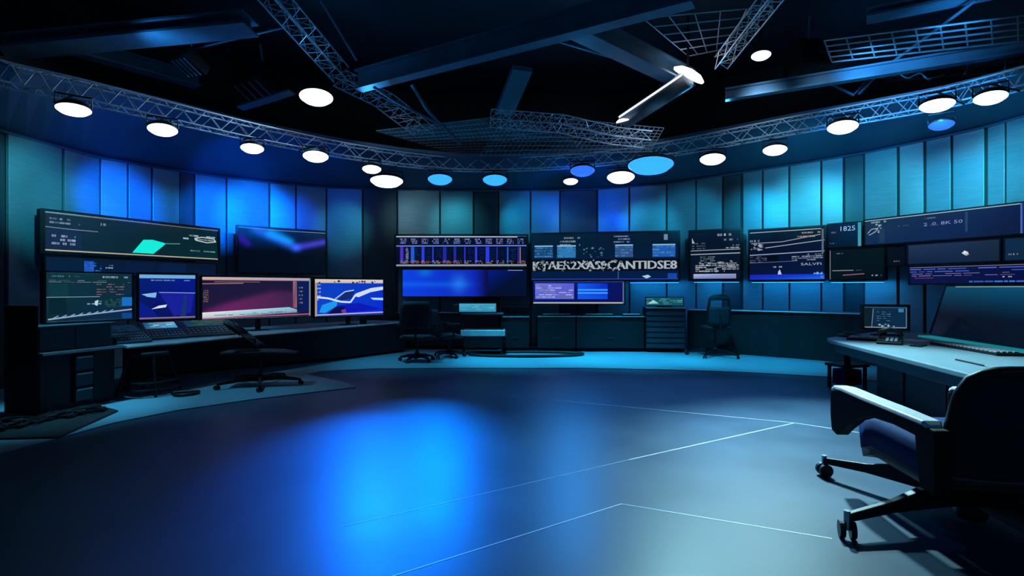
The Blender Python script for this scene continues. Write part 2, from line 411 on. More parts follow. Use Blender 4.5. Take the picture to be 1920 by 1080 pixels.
LAMPS = [  # px, py, width px, lens, z, label
    (138, 205, 60, 'lens_w', 3.70, 'white lamp nearest the left edge under the curved truss'),
    (305, 243, 54, 'lens_w', 3.72, 'second white lamp from the left under the curved truss'),
    (473, 278, 44, 'lens_w', 3.75, 'third white lamp from the left, above the bright blue wall glow'),
    (592, 293, 50, 'lens_w', 3.78, 'fourth white lamp from the left, below the oval ceiling lamp'),
    (697, 317, 38, 'lens_w', 3.74, 'small white lamp just above the flat white lamp'),
    (725, 339, 66, 'lens_w', 3.70, 'flat white lamp close to the grey wall panel left of centre'),
    (825, 336, 50, 'lens_b', 3.74, 'left of the two blue lamps over the equaliser screen'),
    (928, 337, 50, 'lens_b', 3.74, 'right of the two blue lamps over the equaliser screen'),
    (1070, 340, 30, 'lens_w', 3.74, 'small white lamp with a blue lamp just above it'),
    (1092, 320, 50, 'lens_db', 3.76, 'deep blue lamp just above the small white lamp'),
    (1164, 332, 56, 'lens_warm', 3.78, 'warm white lamp hanging lowest on its bracket in the centre'),
    (1220, 309, 92, 'lens_b', 3.70, 'wide flat blue lamp right of the centre bracket'),
    (1336, 298, 50, 'lens_w', 3.80, 'white lamp right of the wide blue lamp'),
    (1453, 281, 46, 'lens_w', 3.84, 'white lamp fifth from the right edge under the truss'),
    (1580, 238, 56, 'lens_w', 3.86, 'white lamp midway along the right arm of the truss'),
    (1757, 197, 60, 'lens_w', 3.88, 'bright white lamp second from the right edge'),
    (1857, 183, 56, 'lens_c', 3.88, 'cool bluish lamp nearest the right edge'),
    (1765, 234, 44, 'lens_db', 3.8, 'dim blue lamp below the bright white lamp at right'),
]
G_L = 'round lamps of the lighting rig'
LP = {}
for px, py, w, lens, z, lab in LAMPS:
    loc = atz(px, py, z); d = loc.y
    lamp_proto('hanging_spotlight', lens, w * .92 / 1000 * d, math.radians(12 if w < 60 else 8), loc, lab, G_L)
    LP[px] = loc
p = P(593, 182, 9.2)
lamp_proto('hanging_lamp', 'lens_w', .56, math.radians(11), p, 'large oval white lamp hanging alone under the roof at upper left', G_L); LP[593] = p
p = P(1427, 104, 8.0)
lamp_proto('hanging_lamp', 'lens_c', .28, math.radians(8), p, 'small cool lamp high under the roof right of the slim truss', G_L); LP[1427] = p
# tube light with two glowing ends
a, b = P(1290, 148, 8.6), P(1172, 226, 9.6)
t = thing('tube_light', 'bright tube light slanting under the roof with two glowing ends', 'lamp', a)
d = b - a
MB().tube([V((0, 0, 0)), d], .15, 16).build('tube', M['rackgrey'], t, smooth=True)
u = d.normalized(); sx = u.cross(V((0, 0, 1))).normalized(); up = sx.cross(u)
MB().bar(V((0, 0, 0)) - sx * .16 + up * .03, d - sx * .16 + up * .03, .018, .03).build('side_strip', emat('strip_white', (.8, .86, 1), 1.2), t)
Rt = Mx((sx, up, -u)).transposed()
eb = MB(); Rw = Mx.Rotation(math.radians(-24), 3, 'Y')
eb.lathe([(.02, -.05), (.26, -.03), (.27, .0), (.18, .06), (.02, .09)], V((0, -.05, .05)), Mx.Rotation(math.radians(28), 3, 'Y') @ Mx.Rotation(math.radians(20), 3, 'X'), 20)
eb.build('end_lamp', M['lens_w'], t, smooth=True)
MB().lathe([(.02, -.03), (.17, -.02), (.17, .0), (.10, .04), (.02, .05)], d + V((0, -.05, 0)), Mx.Rotation(math.radians(-14), 3, 'Y') @ Mx.Rotation(math.radians(14), 3, 'X'), 18).build('end_lamp', M['lens_w'], t, smooth=True)
MB().tube([V((0, 0, .1)), V((0, 0, 1.0))], .02, 6).build('hanger', M['black'], t)
LP[1290] = a + V((0, -.1, -.2))
# cabinets up in the rig
def rigbox(name, loc, size, rz, rx, label, cat, detail):
    o = thing(name, label, cat, loc, rz); R = Mx.Rotation(rx, 3, 'X'); x, y, z = size
    MB().box((0, 0, 0), size, R).build('body', M['matte'], o, .02)
    b = MB()
    if detail == 'lens':
        b.lathe([(.11, 0), (.11, .06), (.08, .07)], R @ V((0, -y / 2 - .05, 0)), R @ Mx.Rotation(PI / 2, 3, 'X'), 16); b.build('front_lens', M['bezel'], o)
    else:
        for k in range(4): b.box(R @ V(((k - 1.5) * x * .22, 0, -z / 2 - .012)), (x * .03, y * .8, .02), R)
        b.build('grille_bar', M['steel'], o)
    MB().tube([R @ V((0, 0, z / 2)), V((0, 0, z / 2 + .5))], .02, 6).build('hanger', M['steel'], o)
rigbox('projector', P(1518, 112, 8.6), (.62, .5, .42), .1, -.15, 'dark projector box hanging under the roof between racks and small lamp', 'projector', 'lens')
rigbox('speaker_box', P(488, 158, 9.6), (.85, .6, .42), -.45, -.5, 'black speaker box hanging left of the oval ceiling lamp', 'speaker', 'grille')
rigbox('box_light', P(356, 118, 8.3), (.40, .4, .2), -.4, -.5, 'bluish box light hanging at upper left beside the speaker box', 'lamp', 'grille')
ib = MB(); ib.bar(V((0, 0, 0)), P(548, 172, 9.2) - P(450, 203, 9.4), .20, .03)
tag(ib.build('hanger_plate', M['cove'], None, loc=P(450, 203, 9.4)), 'flat blue plate slanting below the black speaker box', 'plate')

# ---------------------------------------------------------------- screens
def textmesh(s):
    cu = bpy.data.curves.new('t', 'FONT'); cu.body = s; cu.resolution_u = 2; cu.fill_mode = 'FRONT' if hasattr(cu, 'fill_mode') else 'NONE'
    ob = bpy.data.objects.new('t', cu); C.objects.link(ob)
    dg = bpy.context.evaluated_depsgraph_get(); ev = ob.evaluated_get(dg); me = ev.to_mesh()
    vs = [v.co.copy() for v in me.vertices]; fs = [list(p.vertices) for p in me.polygons]
    ev.to_mesh_clear(); bpy.data.objects.remove(ob); bpy.data.curves.remove(cu)
    if not vs: return [], []
    x0, x1 = min(v.x for v in vs), max(v.x for v in vs); y0, y1 = min(v.y for v in vs), max(v.y for v in vs)
    return [((v.x - x0) / (x1 - x0), 1 - (v.y - y0) / (y1 - y0)) for v in vs], fs
class Pic:
    """picture drawn on a w x h screen in fractions (u right, v down); layers step out a hair so that they never fight"""
    def __init__(s, w, h): s.w, s.h, s.n, s.b = w, h, 0, MB()
    def pt(s, u, v): return V(((u - .5) * s.w, -.0004 * s.n, (1 - v) * s.h))
    def poly(s, pts, col):
        cs = [tuple(c) for c in col] if isinstance(col[0], (tuple, list)) else col
        s.b.add([s.pt(*p) for p in pts], [list(range(len(pts)))], cs); s.n += 1; return s
    def rect(s, u0, v0, u1, v1, col): return s.poly([(u0, v1), (u1, v1), (u1, v0), (u0, v0)], col)
    def field(s, u0, v0, u1, v1, fn, nu=24, nv=12):
        for i in range(nu):
            for j in range(nv):
                a, b, c, d = u0 + (u1 - u0) * i / nu, u0 + (u1 - u0) * (i + 1) / nu, v0 + (v1 - v0) * j / nv, v0 + (v1 - v0) * (j + 1) / nv
                s.b.add([s.pt(a, d), s.pt(b, d), s.pt(b, c), s.pt(a, c)], [(0, 1, 2, 3)], [fn(a, d), fn(b, d), fn(b, c), fn(a, c)])
        s.n += 1; return s
    def line(s, pts, th, col):
        a = s.w / s.h
        for (u0, v0), (u1, v1) in zip(pts, pts[1:]):
            dx, dy = (u1 - u0) * a, v1 - v0; L = math.hypot(dx, dy) or 1
            nx, ny = -dy / L * th / 2 / a, dx / L * th / 2
            s.poly([(u0 + nx, v0 + ny), (u1 + nx, v1 + ny), (u1 - nx, v1 - ny), (u0 - nx, v0 - ny)], col); s.n -= 1
        s.n += 1; return s
    def text(s, t, u0, v0, u1, v1, col):
        vs, fs = textmesh(t)
        if vs: s.b.add([s.pt(lerp(u0, u1, x), lerp(v0, v1, y)) for x, y in vs], fs, col)
        s.n += 1; return s
    def rows(s, u0, v0, u1, v1, n, col, fill=.55, seed=1):
        r = random.Random(seed)
        for k in range(n):
            v = lerp(v0, v1, (k + .5) / n); th = (v1 - v0) / n * fill / 2; u = u0
            while u < u1:
                L = r.uniform(.03, .12) * (u1 - u0) * 1.6
                if r.random() < .72:
                    f = r.uniform(.35, 1.)
                    s.rect(u, v - th, min(u + L, u1), v + th, tuple(c * f for c in col)); s.n -= 1
                u += L + .02 * (u1 - u0)
        s.n += 1; return s
    def blobs(s, u0, v0, u1, v1, n, col, seed=1, sz=.02):
        r = random.Random(seed); a = s.w / s.h
        for k in range(n):
            u, v = r.uniform(u0, u1), r.uniform(v0, v1); q = sz * r.uniform(.4, 1.2); f = r.uniform(.3, 1)
            s.poly([(u, v - q), (u + q / a * r.uniform(.6, 1.6), v), (u, v + q * r.uniform(.5, 1)), (u - q / a, v)], tuple(c * f for c in col)); s.n -= 1
        s.n += 1; return s
def screen(name, a, b, z0, z1, label, draw, bez=.025, depth=.06, stand=None, cat='screen', group=None, edge=True, tilt=0., bm='bezel', mount=None):
    """a, b: plan points of the left and right end of the lit face; draw(Pic)"""
    a, b = V((a.x, a.y, 0)), V((b.x, b.y, 0)); t = b - a; w = t.length; h = z1 - z0; c = (a + b) / 2
    o = thing(name, label, cat, (c.x, c.y, z0), math.atan2(t.y, t.x), group)
    pc = Pic(w, h); draw(pc)
    pic = pc.b.build('picture', M['scr'], o)
    f = MB(); g = bez
    f.b2(-w / 2 - g, -w / 2, -.012, .02, -g, h + g); f.b2(w / 2, w / 2 + g, -.012, .02, -g, h + g)
    f.b2(-w / 2, w / 2, -.012, .02, -g, 0); f.b2(-w / 2, w / 2, -.012, .02, h, h + g)
    fr = f.build('bezel', M[bm], o)
    ca = MB().b2(-w / 2 - g * .9, w / 2 + g * .9, .004, depth, -g * .9, h + g * .9).build('casing', M['matte'], o)
    kids = [pic, fr, ca]
    if edge:
        kids.append(MB().b2(-w / 2, w / 2, -.018, -.0125, -.012, .0).build('lit_edge', M['edge'], o))
        kids.append(MB().b2(-w / 2, w / 2, -.018, -.0125, h, h + .008).build('lit_edge', M['edge'], o))  # pale colour gives the top and bottom edges their lit look
    if tilt:
        for k in kids: k.rotation_euler = (tilt, 0, 0)
    if stand is not None:
        s = z0 - stand
        MB().b2(-.04, .04, depth - .002, depth + .05, -s + .01, h * .4).build('neck', M['black'], o, .006)
        MB().b2(-.16, .16, -.04, .18, -s + .001, -s + .018).build('foot', M['black'], o, .006)
    if mount:
        MB().b2(-.1, .1, depth - .002, mount, h * .35, h * .65).build('wall_mount', M['black'], o)
    return o
def wpt(px, off=.12):
    """plan point standing off from the wall along the px ray"""
    d = wd(px) - off
    return P(px, 540, d)
def ztop(px, py, off): return P(px, py, wd(px) - off).z
G_S = 'screens mounted on the curved wall'; G_M = 'monitors along the left desk'
dk = lin(3, 14, 26)
# upper left wall screen
def d_upleft(p):
    p.rect(0, 0, 1, 1, [lin(8, 24, 40), lin(2, 40, 44), lin(2, 34, 40), lin(14, 30, 48)])
    p.rect(0, .42, .17, .98, lin(14, 26, 60)).rows(.02, .1, .16, .3, 2, lin(110, 130, 160), .5, 3).rows(.03, .55, .14, .85, 3, lin(150, 165, 200), .6, 4)
    p.rows(.24, .12, .29, .24, 1, lin(180, 190, 210), .6, 5).line([(0, .38), (.12, .40), (.25, .40)], .02, lin(120, 130, 150))
    p.poly([(.435, .93), (.56, .93), (.64, .58), (.555, .50), (.50, .52)], lin(20, 235, 215)).line([(.63, .59), (.73, .56)], .03, lin(60, 140, 130))
    p.rows(.75, .20, .98, .42, 2, lin(170, 190, 200), .45, 6).line([(.83, .34), (.88, .28), (.97, .30), (.985, .40), (.92, .45), (.84, .40), (.83, .34)], .03, lin(190, 205, 210))
    p.rows(.80, .70, .98, .80, 1, lin(120, 150, 150), .4, 7)
    p.line([(0, .012), (1, .012)], .018, lin(120, 120, 110)).line([(0, .985), (1, .985)], .03, lin(190, 180, 150))
o = .2
screen('wall_screen', P(84, 540, 8.05), P(408, 540, 10.7), 2.02, 2.60, 'long dark wall screen with a turquoise diamond shape at upper left', d_upleft, .05, .12, group=G_S, mount=.3)
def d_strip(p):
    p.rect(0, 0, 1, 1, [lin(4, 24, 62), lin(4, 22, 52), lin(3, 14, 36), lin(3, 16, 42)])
    p.rect(.18, .15, .23, .85, lin(20, 80, 190)).rows(.18, .2, .27, .8, 4, lin(60, 110, 200), .4, 3).rows(.29, .3, .33, .6, 2, lin(150, 170, 210), .5, 5)  # blue block is a highlight on glass, painted as glowing picture
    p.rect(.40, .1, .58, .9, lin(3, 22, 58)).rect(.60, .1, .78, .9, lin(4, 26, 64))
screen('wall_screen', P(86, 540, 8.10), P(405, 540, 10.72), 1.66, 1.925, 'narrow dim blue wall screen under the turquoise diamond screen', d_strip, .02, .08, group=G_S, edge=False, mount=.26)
def d_wave(p):
    p.rect(0, 0, 1, 1, [lin(2, 10, 26), lin(2, 10, 24), lin(4, 18, 66), lin(6, 30, 96)])
    def gl(u, v):
        def seg(u0, v0, u1, v1, w0, w1):
            t = max(0., min(1., ((u - u0) * (u1 - u0) + (v - v0) * (v1 - v0) * .35) / ((u1 - u0) ** 2 + (v1 - v0) ** 2 * .35)))
            d = math.hypot((u - lerp(u0, u1, t)) * 1.6, v - lerp(v0, v1, t)); return math.exp(-(d / lerp(w0, w1, t)) ** 2)
        a = seg(.20, .04, .64, .40, .10, .08); b = seg(.64, .40, .98, .24, .07, .06); c = seg(.02, .24, .10, .38, .07, .05); e = seg(.36, .10, .56, .26, .10, .07)
        f = max(0, .5 - v)
        B = (lin(2, 10, 26)[0], lin(2, 10, 26)[1] + .02 * f, lin(2, 10, 26)[2] + .10 * f)
        return (B[0] + .01 * a + .05 * b * u + .02 * c, B[1] + .10 * a + .04 * b + .22 * e, B[2] + .62 * a + .50 * b + .30 * c + .55 * e)
    p.field(0, 0, 1, 1, gl, 36, 24).line([(0, .01), (.4, .03), (1, .02)], .012, lin(110, 140, 190))
screen('wall_screen', P(447, 540, 11.0), P(610, 540, 12.2), 1.78, 2.72, 'dark wall screen with a blue wave left of centre', d_wave, .035, .1, group=G_S, edge=False, mount=.3)

# equaliser video wall, back
def d_eq(p):
    p.rect(0, 0, 1, 1, lin(4, 8, 34))
    p.line([(0, .02), (.93, .02)], .03, lin(190, 195, 220)).line([(0, .33), (1, .31)], .035, lin(110, 130, 230)).line([(0, .97), (1, .96)], .05, lin(150, 160, 170))
    r = random.Random(5)
    for k in range(12):
        u = .03 + k * .082
        p.rows(u, .07, u + .05, .26, 3, lin(130, 140, 210), .6, 20 + k)
        c = r.choice([lin(30, 90, 210), lin(40, 60, 220), lin(70, 50, 190), lin(30, 40, 150)])
        p.rect(u, .36, u + r.uniform(.008, .03), .9, c)
        p.rows(u + .03, .40, u + .07, .78, 6, tuple(x * .3 for x in c), .5, 40 + k)
        p.rows(u + .0, .80, u + .06, .92, 2, lin(150, 150, 150) if k % 3 == 0 else lin(170, 120, 110), .5, 60 + k)
    p.rows(.075, .38, .095, .86, 9, lin(150, 180, 240), .6, 3).rect(.948, .36, .956, .9, lin(160, 110, 110))
    p.line([(.05, .86), (.45, .86)], .015, lin(140, 50, 60))
screen('wall_screen', P(743, 540, 12.85), P(987, 540, 12.9), 1.975, 2.70, 'wide equaliser screen with columns of level meters on the back wall', d_eq, .05, .1, group=G_S, mount=.28)
def d_blue(p):
    A, B, D = lin(8, 50, 235), lin(30, 100, 250), lin(4, 16, 60)
    p.rect(0, 0, 1, 1, D)
    def gl(u, v):
        e = math.exp(-(((u - .455) / .06) ** 2 + ((v - .52) / .34) ** 2)); h = math.exp(-((v - .55) / .10) ** 2) * (1 if u < .45 else math.exp(-((u - .45) / .1) ** 2))
        l = max(0, 1 - u / .5); m = math.exp(-(((u - .18) / .05) ** 2 + ((v - .1) / .14) ** 2)); k = 1 if u < .56 else max(.12, 1 - (u - .56) / .13)
        return (.004 + .01 * e, (.022 + .03 * l + .10 * e + .05 * h + .10 * m) * k, (.50 + .25 * l + .22 * e + .15 * h) * k)
    p.field(0, 0, .69, 1, gl, 34, 16)
    p.rect(.69, 0, 1, 1, [lin(3, 10, 40), lin(3, 12, 44), lin(3, 12, 50), lin(5, 24, 120)]).line([(.85, .02), (.97, .02)], .025, lin(120, 150, 210))
screen('wall_screen', P(755, 540, 12.85), P(987, 540, 12.9), 1.25, 1.89, 'glowing plain blue screen under the equaliser screen', d_blue, .02, .1, group=G_S, edge=False, mount=.28)
# big centre screen
def d_centre(p):
    p.rect(0, 0, 1, 1, [lin(4, 26, 66), lin(4, 24, 70), lin(4, 22, 38), lin(5, 28, 44)])
    w_, g = lin(200, 205, 210), lin(70, 130, 190)
    p.rows(.20, .05, .34, .28, 3, lin(120, 140, 150), .5, 2)
    for u0, u1, c in ((.02, .15, lin(20, 70, 120)), (.18, .31, lin(40, 120, 180)), (.58, .70, lin(50, 80, 130)), (.83, .98, lin(30, 90, 180))):
        p.rect(u0, .27, u1, .52, c).rows(u0, .27, u1, .52, 4, g, .5, int(u0 * 90)).line([(u0, .26), (u1, .26)], .025, lin(140, 190, 220))
    p.blobs(.36, .3, .50, .52, 16, lin(80, 120, 130), 4, .03).rows(.57, .04, .68, .22, 3, lin(120, 140, 190), .5, 9).rect(.905, .04, .93, .16, lin(110, 130, 160))
    p.rect(0, .555, 1, .815, lin(4, 8, 14))
    [p.text('KYAER2XAS9CANTIDSE8', .008 + q * .0022, .60, .985 + q * .0022, .775, lin(165, 175, 188)) for q in range(4)]; p.blobs(.0, .58, .62, .81, 60, lin(150, 165, 180), 6, .03).blobs(.0, .58, .62, .81, 50, lin(8, 14, 24), 8, .03)
    p.rect(.598, .82, .604, 1, lin(50, 90, 130)).poly([(.76, .93), (.80, .90), (.82, .94), (.79, .98)], lin(170, 200, 220)).rect(.93, .87, .99, 1, lin(20, 70, 160))
    p.line([(0, .99), (1, .99)], .02, lin(40, 60, 170))
screen('wall_screen', P(997, 540, 12.9), P(1272, 540, 12.3), 1.65, 2.74, 'largest back wall screen with a row of white characters', d_centre, .04, .12, group=G_S, edge=False, mount=.36)
def d_s3(p):
    p.rect(0, 0, 1, 1, lin(5, 16, 38))
    w_ = lin(170, 180, 195)
    p.poly([(.03, .12), (.07, .22), (.10, .24), (.03, .24)], w_).rows(.55, .04, .95, .12, 1, w_, .6, 3).rows(.68, .15, .95, .22, 1, lin(130, 140, 160), .6, 4).rows(.72, .28, .98, .38, 2, lin(150, 160, 170), .5, 5)
    p.rows(.03, .22, .3, .38, 3, lin(90, 100, 120), .4, 6).line([(0, .40), (1, .39)], .018, lin(130, 140, 160)).line([(0, .48), (1, .47)], .02, lin(150, 160, 170))
    p.rows(.2, .52, .5, .68, 4, lin(110, 130, 140), .5, 7).rows(.1, .66, .97, .86, 5, lin(180, 185, 190), .55, 8).blobs(.18, .62, .9, .86, 30, w_, 9, .025)
    p.rect(.06, .90, .92, 1, [lin(120, 130, 190), lin(110, 120, 170), lin(140, 150, 190), lin(180, 190, 220)])
screen('wall_screen', P(1295, 540, 12.2), P(1388, 540, 11.7), 1.66, 2.72, 'tall narrow wall screen of white text rows right of the largest screen', d_s3, .05, .12, group=G_S, edge=False, mount=.36)
def d_s4(p):
    p.rect(0, 0, 1, 1, [lin(6, 18, 58), lin(6, 20, 64), lin(5, 16, 34), lin(5, 14, 32)])
    w_ = lin(160, 168, 185)
    p.line([(0, .04), (.96, .03)], .015, w_).line([(.02, .26), (.45, .25), (.95, .14)], .014, lin(150, 150, 170)).line([(.22, .36), (1, .25)], .014, w_).line([(0, .5), (1, .46)], .016, w_)
    p.rows(.65, .06, .95, .2, 2, lin(170, 150, 150), .4, 2).rows(.0, .17, .2, .25, 1, lin(150, 160, 180), .5, 3).blobs(.02, .28, .2, .4, 16, w_, 3, .03)
    p.rows(.0, .52, .25, .66, 4, lin(110, 115, 130), .4, 4).rows(.58, .50, .98, .64, 4, lin(150, 160, 180), .5, 5).text('SALVFI', .70, .68, .96, .73, w_)
    p.rect(.24, .52, .40, .62, lin(3, 8, 14)).rows(.3, .72, .45, .78, 1, w_, .5, 6).poly([(.40, .84), (.42, .80), (.45, .92), (.39, .92)], lin(180, 200, 250))
    p.rect(0, .90, 1, 1, [lin(10, 50, 200), lin(30, 100, 230), lin(20, 60, 210), lin(30, 30, 170)]).blobs(.85, .88, .98, .98, 6, lin(110, 180, 250), 4, .03)
    p.rect(.965, .04, .99, .5, lin(90, 100, 120)).line([(0, .66), (.65, .64)], .01, lin(90, 100, 120))
screen('wall_screen', P(1406, 540, 11.55), P(1546, 540, 10.7), 1.63, 2.68, 'large wall screen of slanting white lines right of the narrow text screen', d_s4, .035, .1, group=G_S, edge=False, mount=.36)
def d_s5(p):
    p.rect(0, 0, 1, 1, [lin(4, 22, 40), lin(4, 28, 50), lin(8, 40, 80), lin(6, 24, 54)])
    p.text('1825', .38, .12, .82, .32, lin(150, 190, 235)).rows(.1, .3, .3, .42, 1, lin(150, 130, 160), .6, 3).rows(.06, .8, .25, .86, 1, lin(140, 150, 160), .5, 4).rect(.90, 0, 1, 1, lin(60, 150, 175))
screen('wall_screen', P(1553, 540, 10.70), P(1615, 540, 10.28), 2.26, 2.72, 'small wall screen showing 1825 between the large and the long screens', d_s5, .02, .1, group=G_S, edge=False, mount=.34)
def d_s6(p):
    p.rect(0, 0, 1, 1, [lin(10, 36, 58), lin(8, 22, 56), lin(4, 18, 66), lin(14, 40, 58)])
    w_ = lin(150, 170, 190)
    p.line([(0, .02), (1, .012)], .03, lin(150, 190, 205)).rows(.02, .06, .16, .16, 1, w_, .7, 2).line([(.02, .55), (.05, .38), (.10, .36), (.08, .5), (.03, .62)], .03, w_).blobs(.07, .2, .13, .55, 12, w_, 3, .05)
    p.rows(.17, .32, .32, .40, 1, lin(90, 120, 130), .4, 5).text('2 .0. 8K 50', .42, .34, .66, .46, lin(130, 140, 200)).rows(.42, .12, .5, .22, 1, lin(120, 140, 170), .5, 8).rect(.675, .1, .69, .8, lin(30, 60, 90)).rect(.11, .4, .15, .95, lin(24, 50, 72))
    p.rect(.97, 0, .98, 1, lin(70, 100, 150)).rect(.98, 0, 1, 1, lin(10, 30, 120))
screen('wall_screen', P(1622, 540, 10.25), P(1925, 540, 8.05), 2.28, 2.74, 'longest wall screen at upper right with faint white figures', d_s6, .025, .1, group=G_S, edge=False, mount=.36)
def d_s7(p):
    p.rect(0, 0, 1, 1, [lin(3, 16, 26), lin(3, 14, 24), lin(3, 24, 30), lin(3, 18, 30)])
    p.rows(.1, .08, .25, .16, 1, lin(90, 120, 150), .5, 2).line([(.05, .70), (.45, .70)], .03, lin(120, 120, 140)).rows(.5, .67, .65, .73, 1, lin(90, 100, 110), .5, 3).line([(.25, .86), (.65, .82)], .03, lin(140, 90, 120)).rows(.78, .84, .95, .92, 1, lin(150, 170, 180), .6, 4).line([(0, 0), (0, 1)], .04, lin(130, 130, 140))
screen('wall_screen', P(1556, 540, 10.68), P(1658, 540, 9.95), 1.62, 2.20, 'dark wall screen with two red and white lines under the 1825 screen', d_s7, .03, .1, group=G_S, edge=False, mount=.34)
def d_s8(p):
    p.rect(0, 0, 1, 1, [lin(14, 28, 44), lin(16, 32, 50), lin(24, 40, 58), lin(30, 46, 62)])
    p.blobs(.63, .55, .67, .65, 6, lin(235, 240, 245), 4, .11)  # reflection of a light, painted into the picture
screen('wall_screen', P(1703, 540, 9.55), P(1874, 540, 8.35), 1.88, 2.21, 'plain grey wall screen with one bright white dot at right', d_s8, .025, .1, group=G_S, edge=False, mount=.34)
def d_s9(p):
    p.rect(0, 0, 1, 1, lin(4, 12, 26)).rows(.35, .68, .85, .84, 1, lin(110, 120, 140), .5, 3)
screen('wall_screen', P(1664, 540, 9.85), P(1697, 540, 9.62), 1.86, 2.19, 'small black wall screen left of the plain grey screen', d_s9, .02, .1, group=G_S, edge=False, mount=.34)
def d_s11(p):
    p.rect(0, 0, 1, 1, lin(10, 34, 50)).rows(.15, .66, .75, .8, 1, lin(120, 140, 150), .6, 3)
screen('wall_screen', P(1884, 540, 8.28), P(1930, 540, 8.0), 1.88, 2.21, 'teal-grey wall screen at the right edge beside the plain grey screen', d_s11, .02, .1, group=G_S, edge=False, mount=.34)
def d_s10(p):
    p.rect(0, 0, 1, 1, lin(5, 12, 58))
    p.rows(.0, .06, 1, .36, 2, lin(80, 110, 220), .35, 11).rows(.02, .36, .98, .60, 2, lin(150, 130, 190), .25, 12).rows(.05, .60, .3, .75, 1, lin(120, 60, 110), .4, 13).rows(.55, .85, 1, .98, 1, lin(60, 110, 220), .7, 14).rows(.82, .62, .9, .7, 1, lin(190, 200, 220), .8, 15)
    p.line([(0, .01), (1, .01)], .035, lin(150, 120, 140))
screen('wall_screen', P(1706, 540, 9.45), P(1925, 540, 7.98), 1.53, 1.81, 'long blue list screen lowest on the right wall', d_s10, .025, .1, group=G_S, edge=False, mount=.36)

# monitors along the left desk
def d_m1(p):
    p.rect(0, 0, 1, 1, [lin(10, 40, 54), lin(10, 40, 80), lin(14, 44, 58), lin(16, 50, 60)])
    w_ = lin(120, 165, 185)
    p.rows(.03, .03, .38, .09, 1, lin(50, 110, 130), .6, 1).rows(.55, .03, .95, .1, 1, w_, .6, 2).rows(.03, .13, .98, .2, 2, lin(120, 140, 170), .3, 3)
    p.rows(.56, .2, .9, .48, 5, lin(140, 110, 120), .35, 4).rect(.03, .22, .24, .5, lin(14, 54, 66)).rect(.26, .22, .5, .5, lin(12, 46, 62)).rect(.03, .52, .22, .85, lin(8, 34, 46))
    p.line([(0, .5), (.6, .5)], .012, w_).rows(.45, .58, .62, .68, 2, w_, .6, 5).poly([(.54, .60), (.58, .57), (.57, .70), (.54, .68)], lin(190, 215, 230)).rows(.66, .55, .86, .74, 5, lin(60, 110, 60), .4, 6)
    p.rect(.87, .52, 1, .72, lin(24, 110, 190)).line([(.02, .96), (.35, .90), (1, .80)], .03, lin(150, 165, 190))
    for k in range(8): p.line([(.06 + k * .09, .95 - k * .014), (.13 + k * .09, .89 - k * .014)], .018, w_)
    p.rect(.87, .88, 1, 1, lin(14, 70, 140))
def d_m2(p):
    p.rect(0, 0, 1, 1, [lin(8, 14, 74), lin(8, 20, 104), lin(6, 26, 140), lin(6, 30, 120)])
    p.rect(.0, .0, 1, .08, lin(110, 170, 220)).rows(.02, .1, .9, .15, 1, lin(120, 150, 200), .5, 2)
    p.poly([(.04, .44), (.3, .40), (.28, .52), (.14, .50)], lin(130, 180, 230)).poly([(.34, .40), (.98, .42), (.92, .88), (.6, .95), (.5, .72)], lin(24, 30, 150)).line([(.34, .40), (1, .42)], .015, lin(150, 160, 220))
    p.poly([(.2, .78), (.34, .70), (.48, .68), (.46, .74)], lin(210, 220, 250)).poly([(.78, .5), (.84, .46), (.82, .96), (.72, .98)], lin(20, 50, 110))
    p.poly([(.0, .6), (.2, .75), (.34, .98), (.0, 1)], lin(8, 26, 130)).line([(0, .98), (1, .98)], .03, lin(140, 110, 140))
def d_m3(p):
    p.rect(0, 0, 1, 1, [lin(24, 22, 60), lin(30, 16, 56), lin(22, 16, 58), lin(18, 24, 66)])
    def gl(u, v):
        ed = .84 - .62 * min(1, u / .62) ** .8 * .78; d = v - ed
        g = 1 / (1 + math.exp(-d / .03)); r = max(0, 1 - abs(u - .22) / .55) * .8 + .2
        return (.012 + .10 * g * r + .02 * g, .008 + .008 * g, .040 + .05 * g * r + .02 * g)
    p.field(0, .07, .86, .98, gl, 40, 26)
    p.rect(0, 0, 1, .07, [lin(190, 150, 150), lin(150, 140, 170), lin(190, 170, 180), lin(225, 185, 170)]).line([(0, .16), (.35, .14)], .02, lin(150, 120, 120)).line([(.1, .11), (.5, .11)], .015, lin(140, 100, 90))
    p.poly([(0, .84), (.78, .76), (.90, .86), (.90, .90), (0, .98)], [lin(240, 225, 230), lin(150, 200, 215), lin(150, 170, 200), lin(120, 140, 180), lin(170, 200, 210)])
    p.rows(.1, .86, .75, .93, 2, lin(40, 130, 150), .4, 5).rows(.01, .3, .05, .6, 6, lin(150, 120, 110), .5, 6).rect(.82, .08, .86, .78, [lin(130, 70, 90), lin(150, 100, 110), lin(110, 80, 110), lin(150, 110, 120)])
    p.rect(.86, .08, .985, .9, lin(10, 26, 84)).rows(.88, .2, .92, .7, 5, lin(130, 120, 140), .4, 7).line([(0, .985), (1, .955)], .025, lin(190, 100, 120)).rect(.985, 0, 1, 1, lin(120, 130, 140))
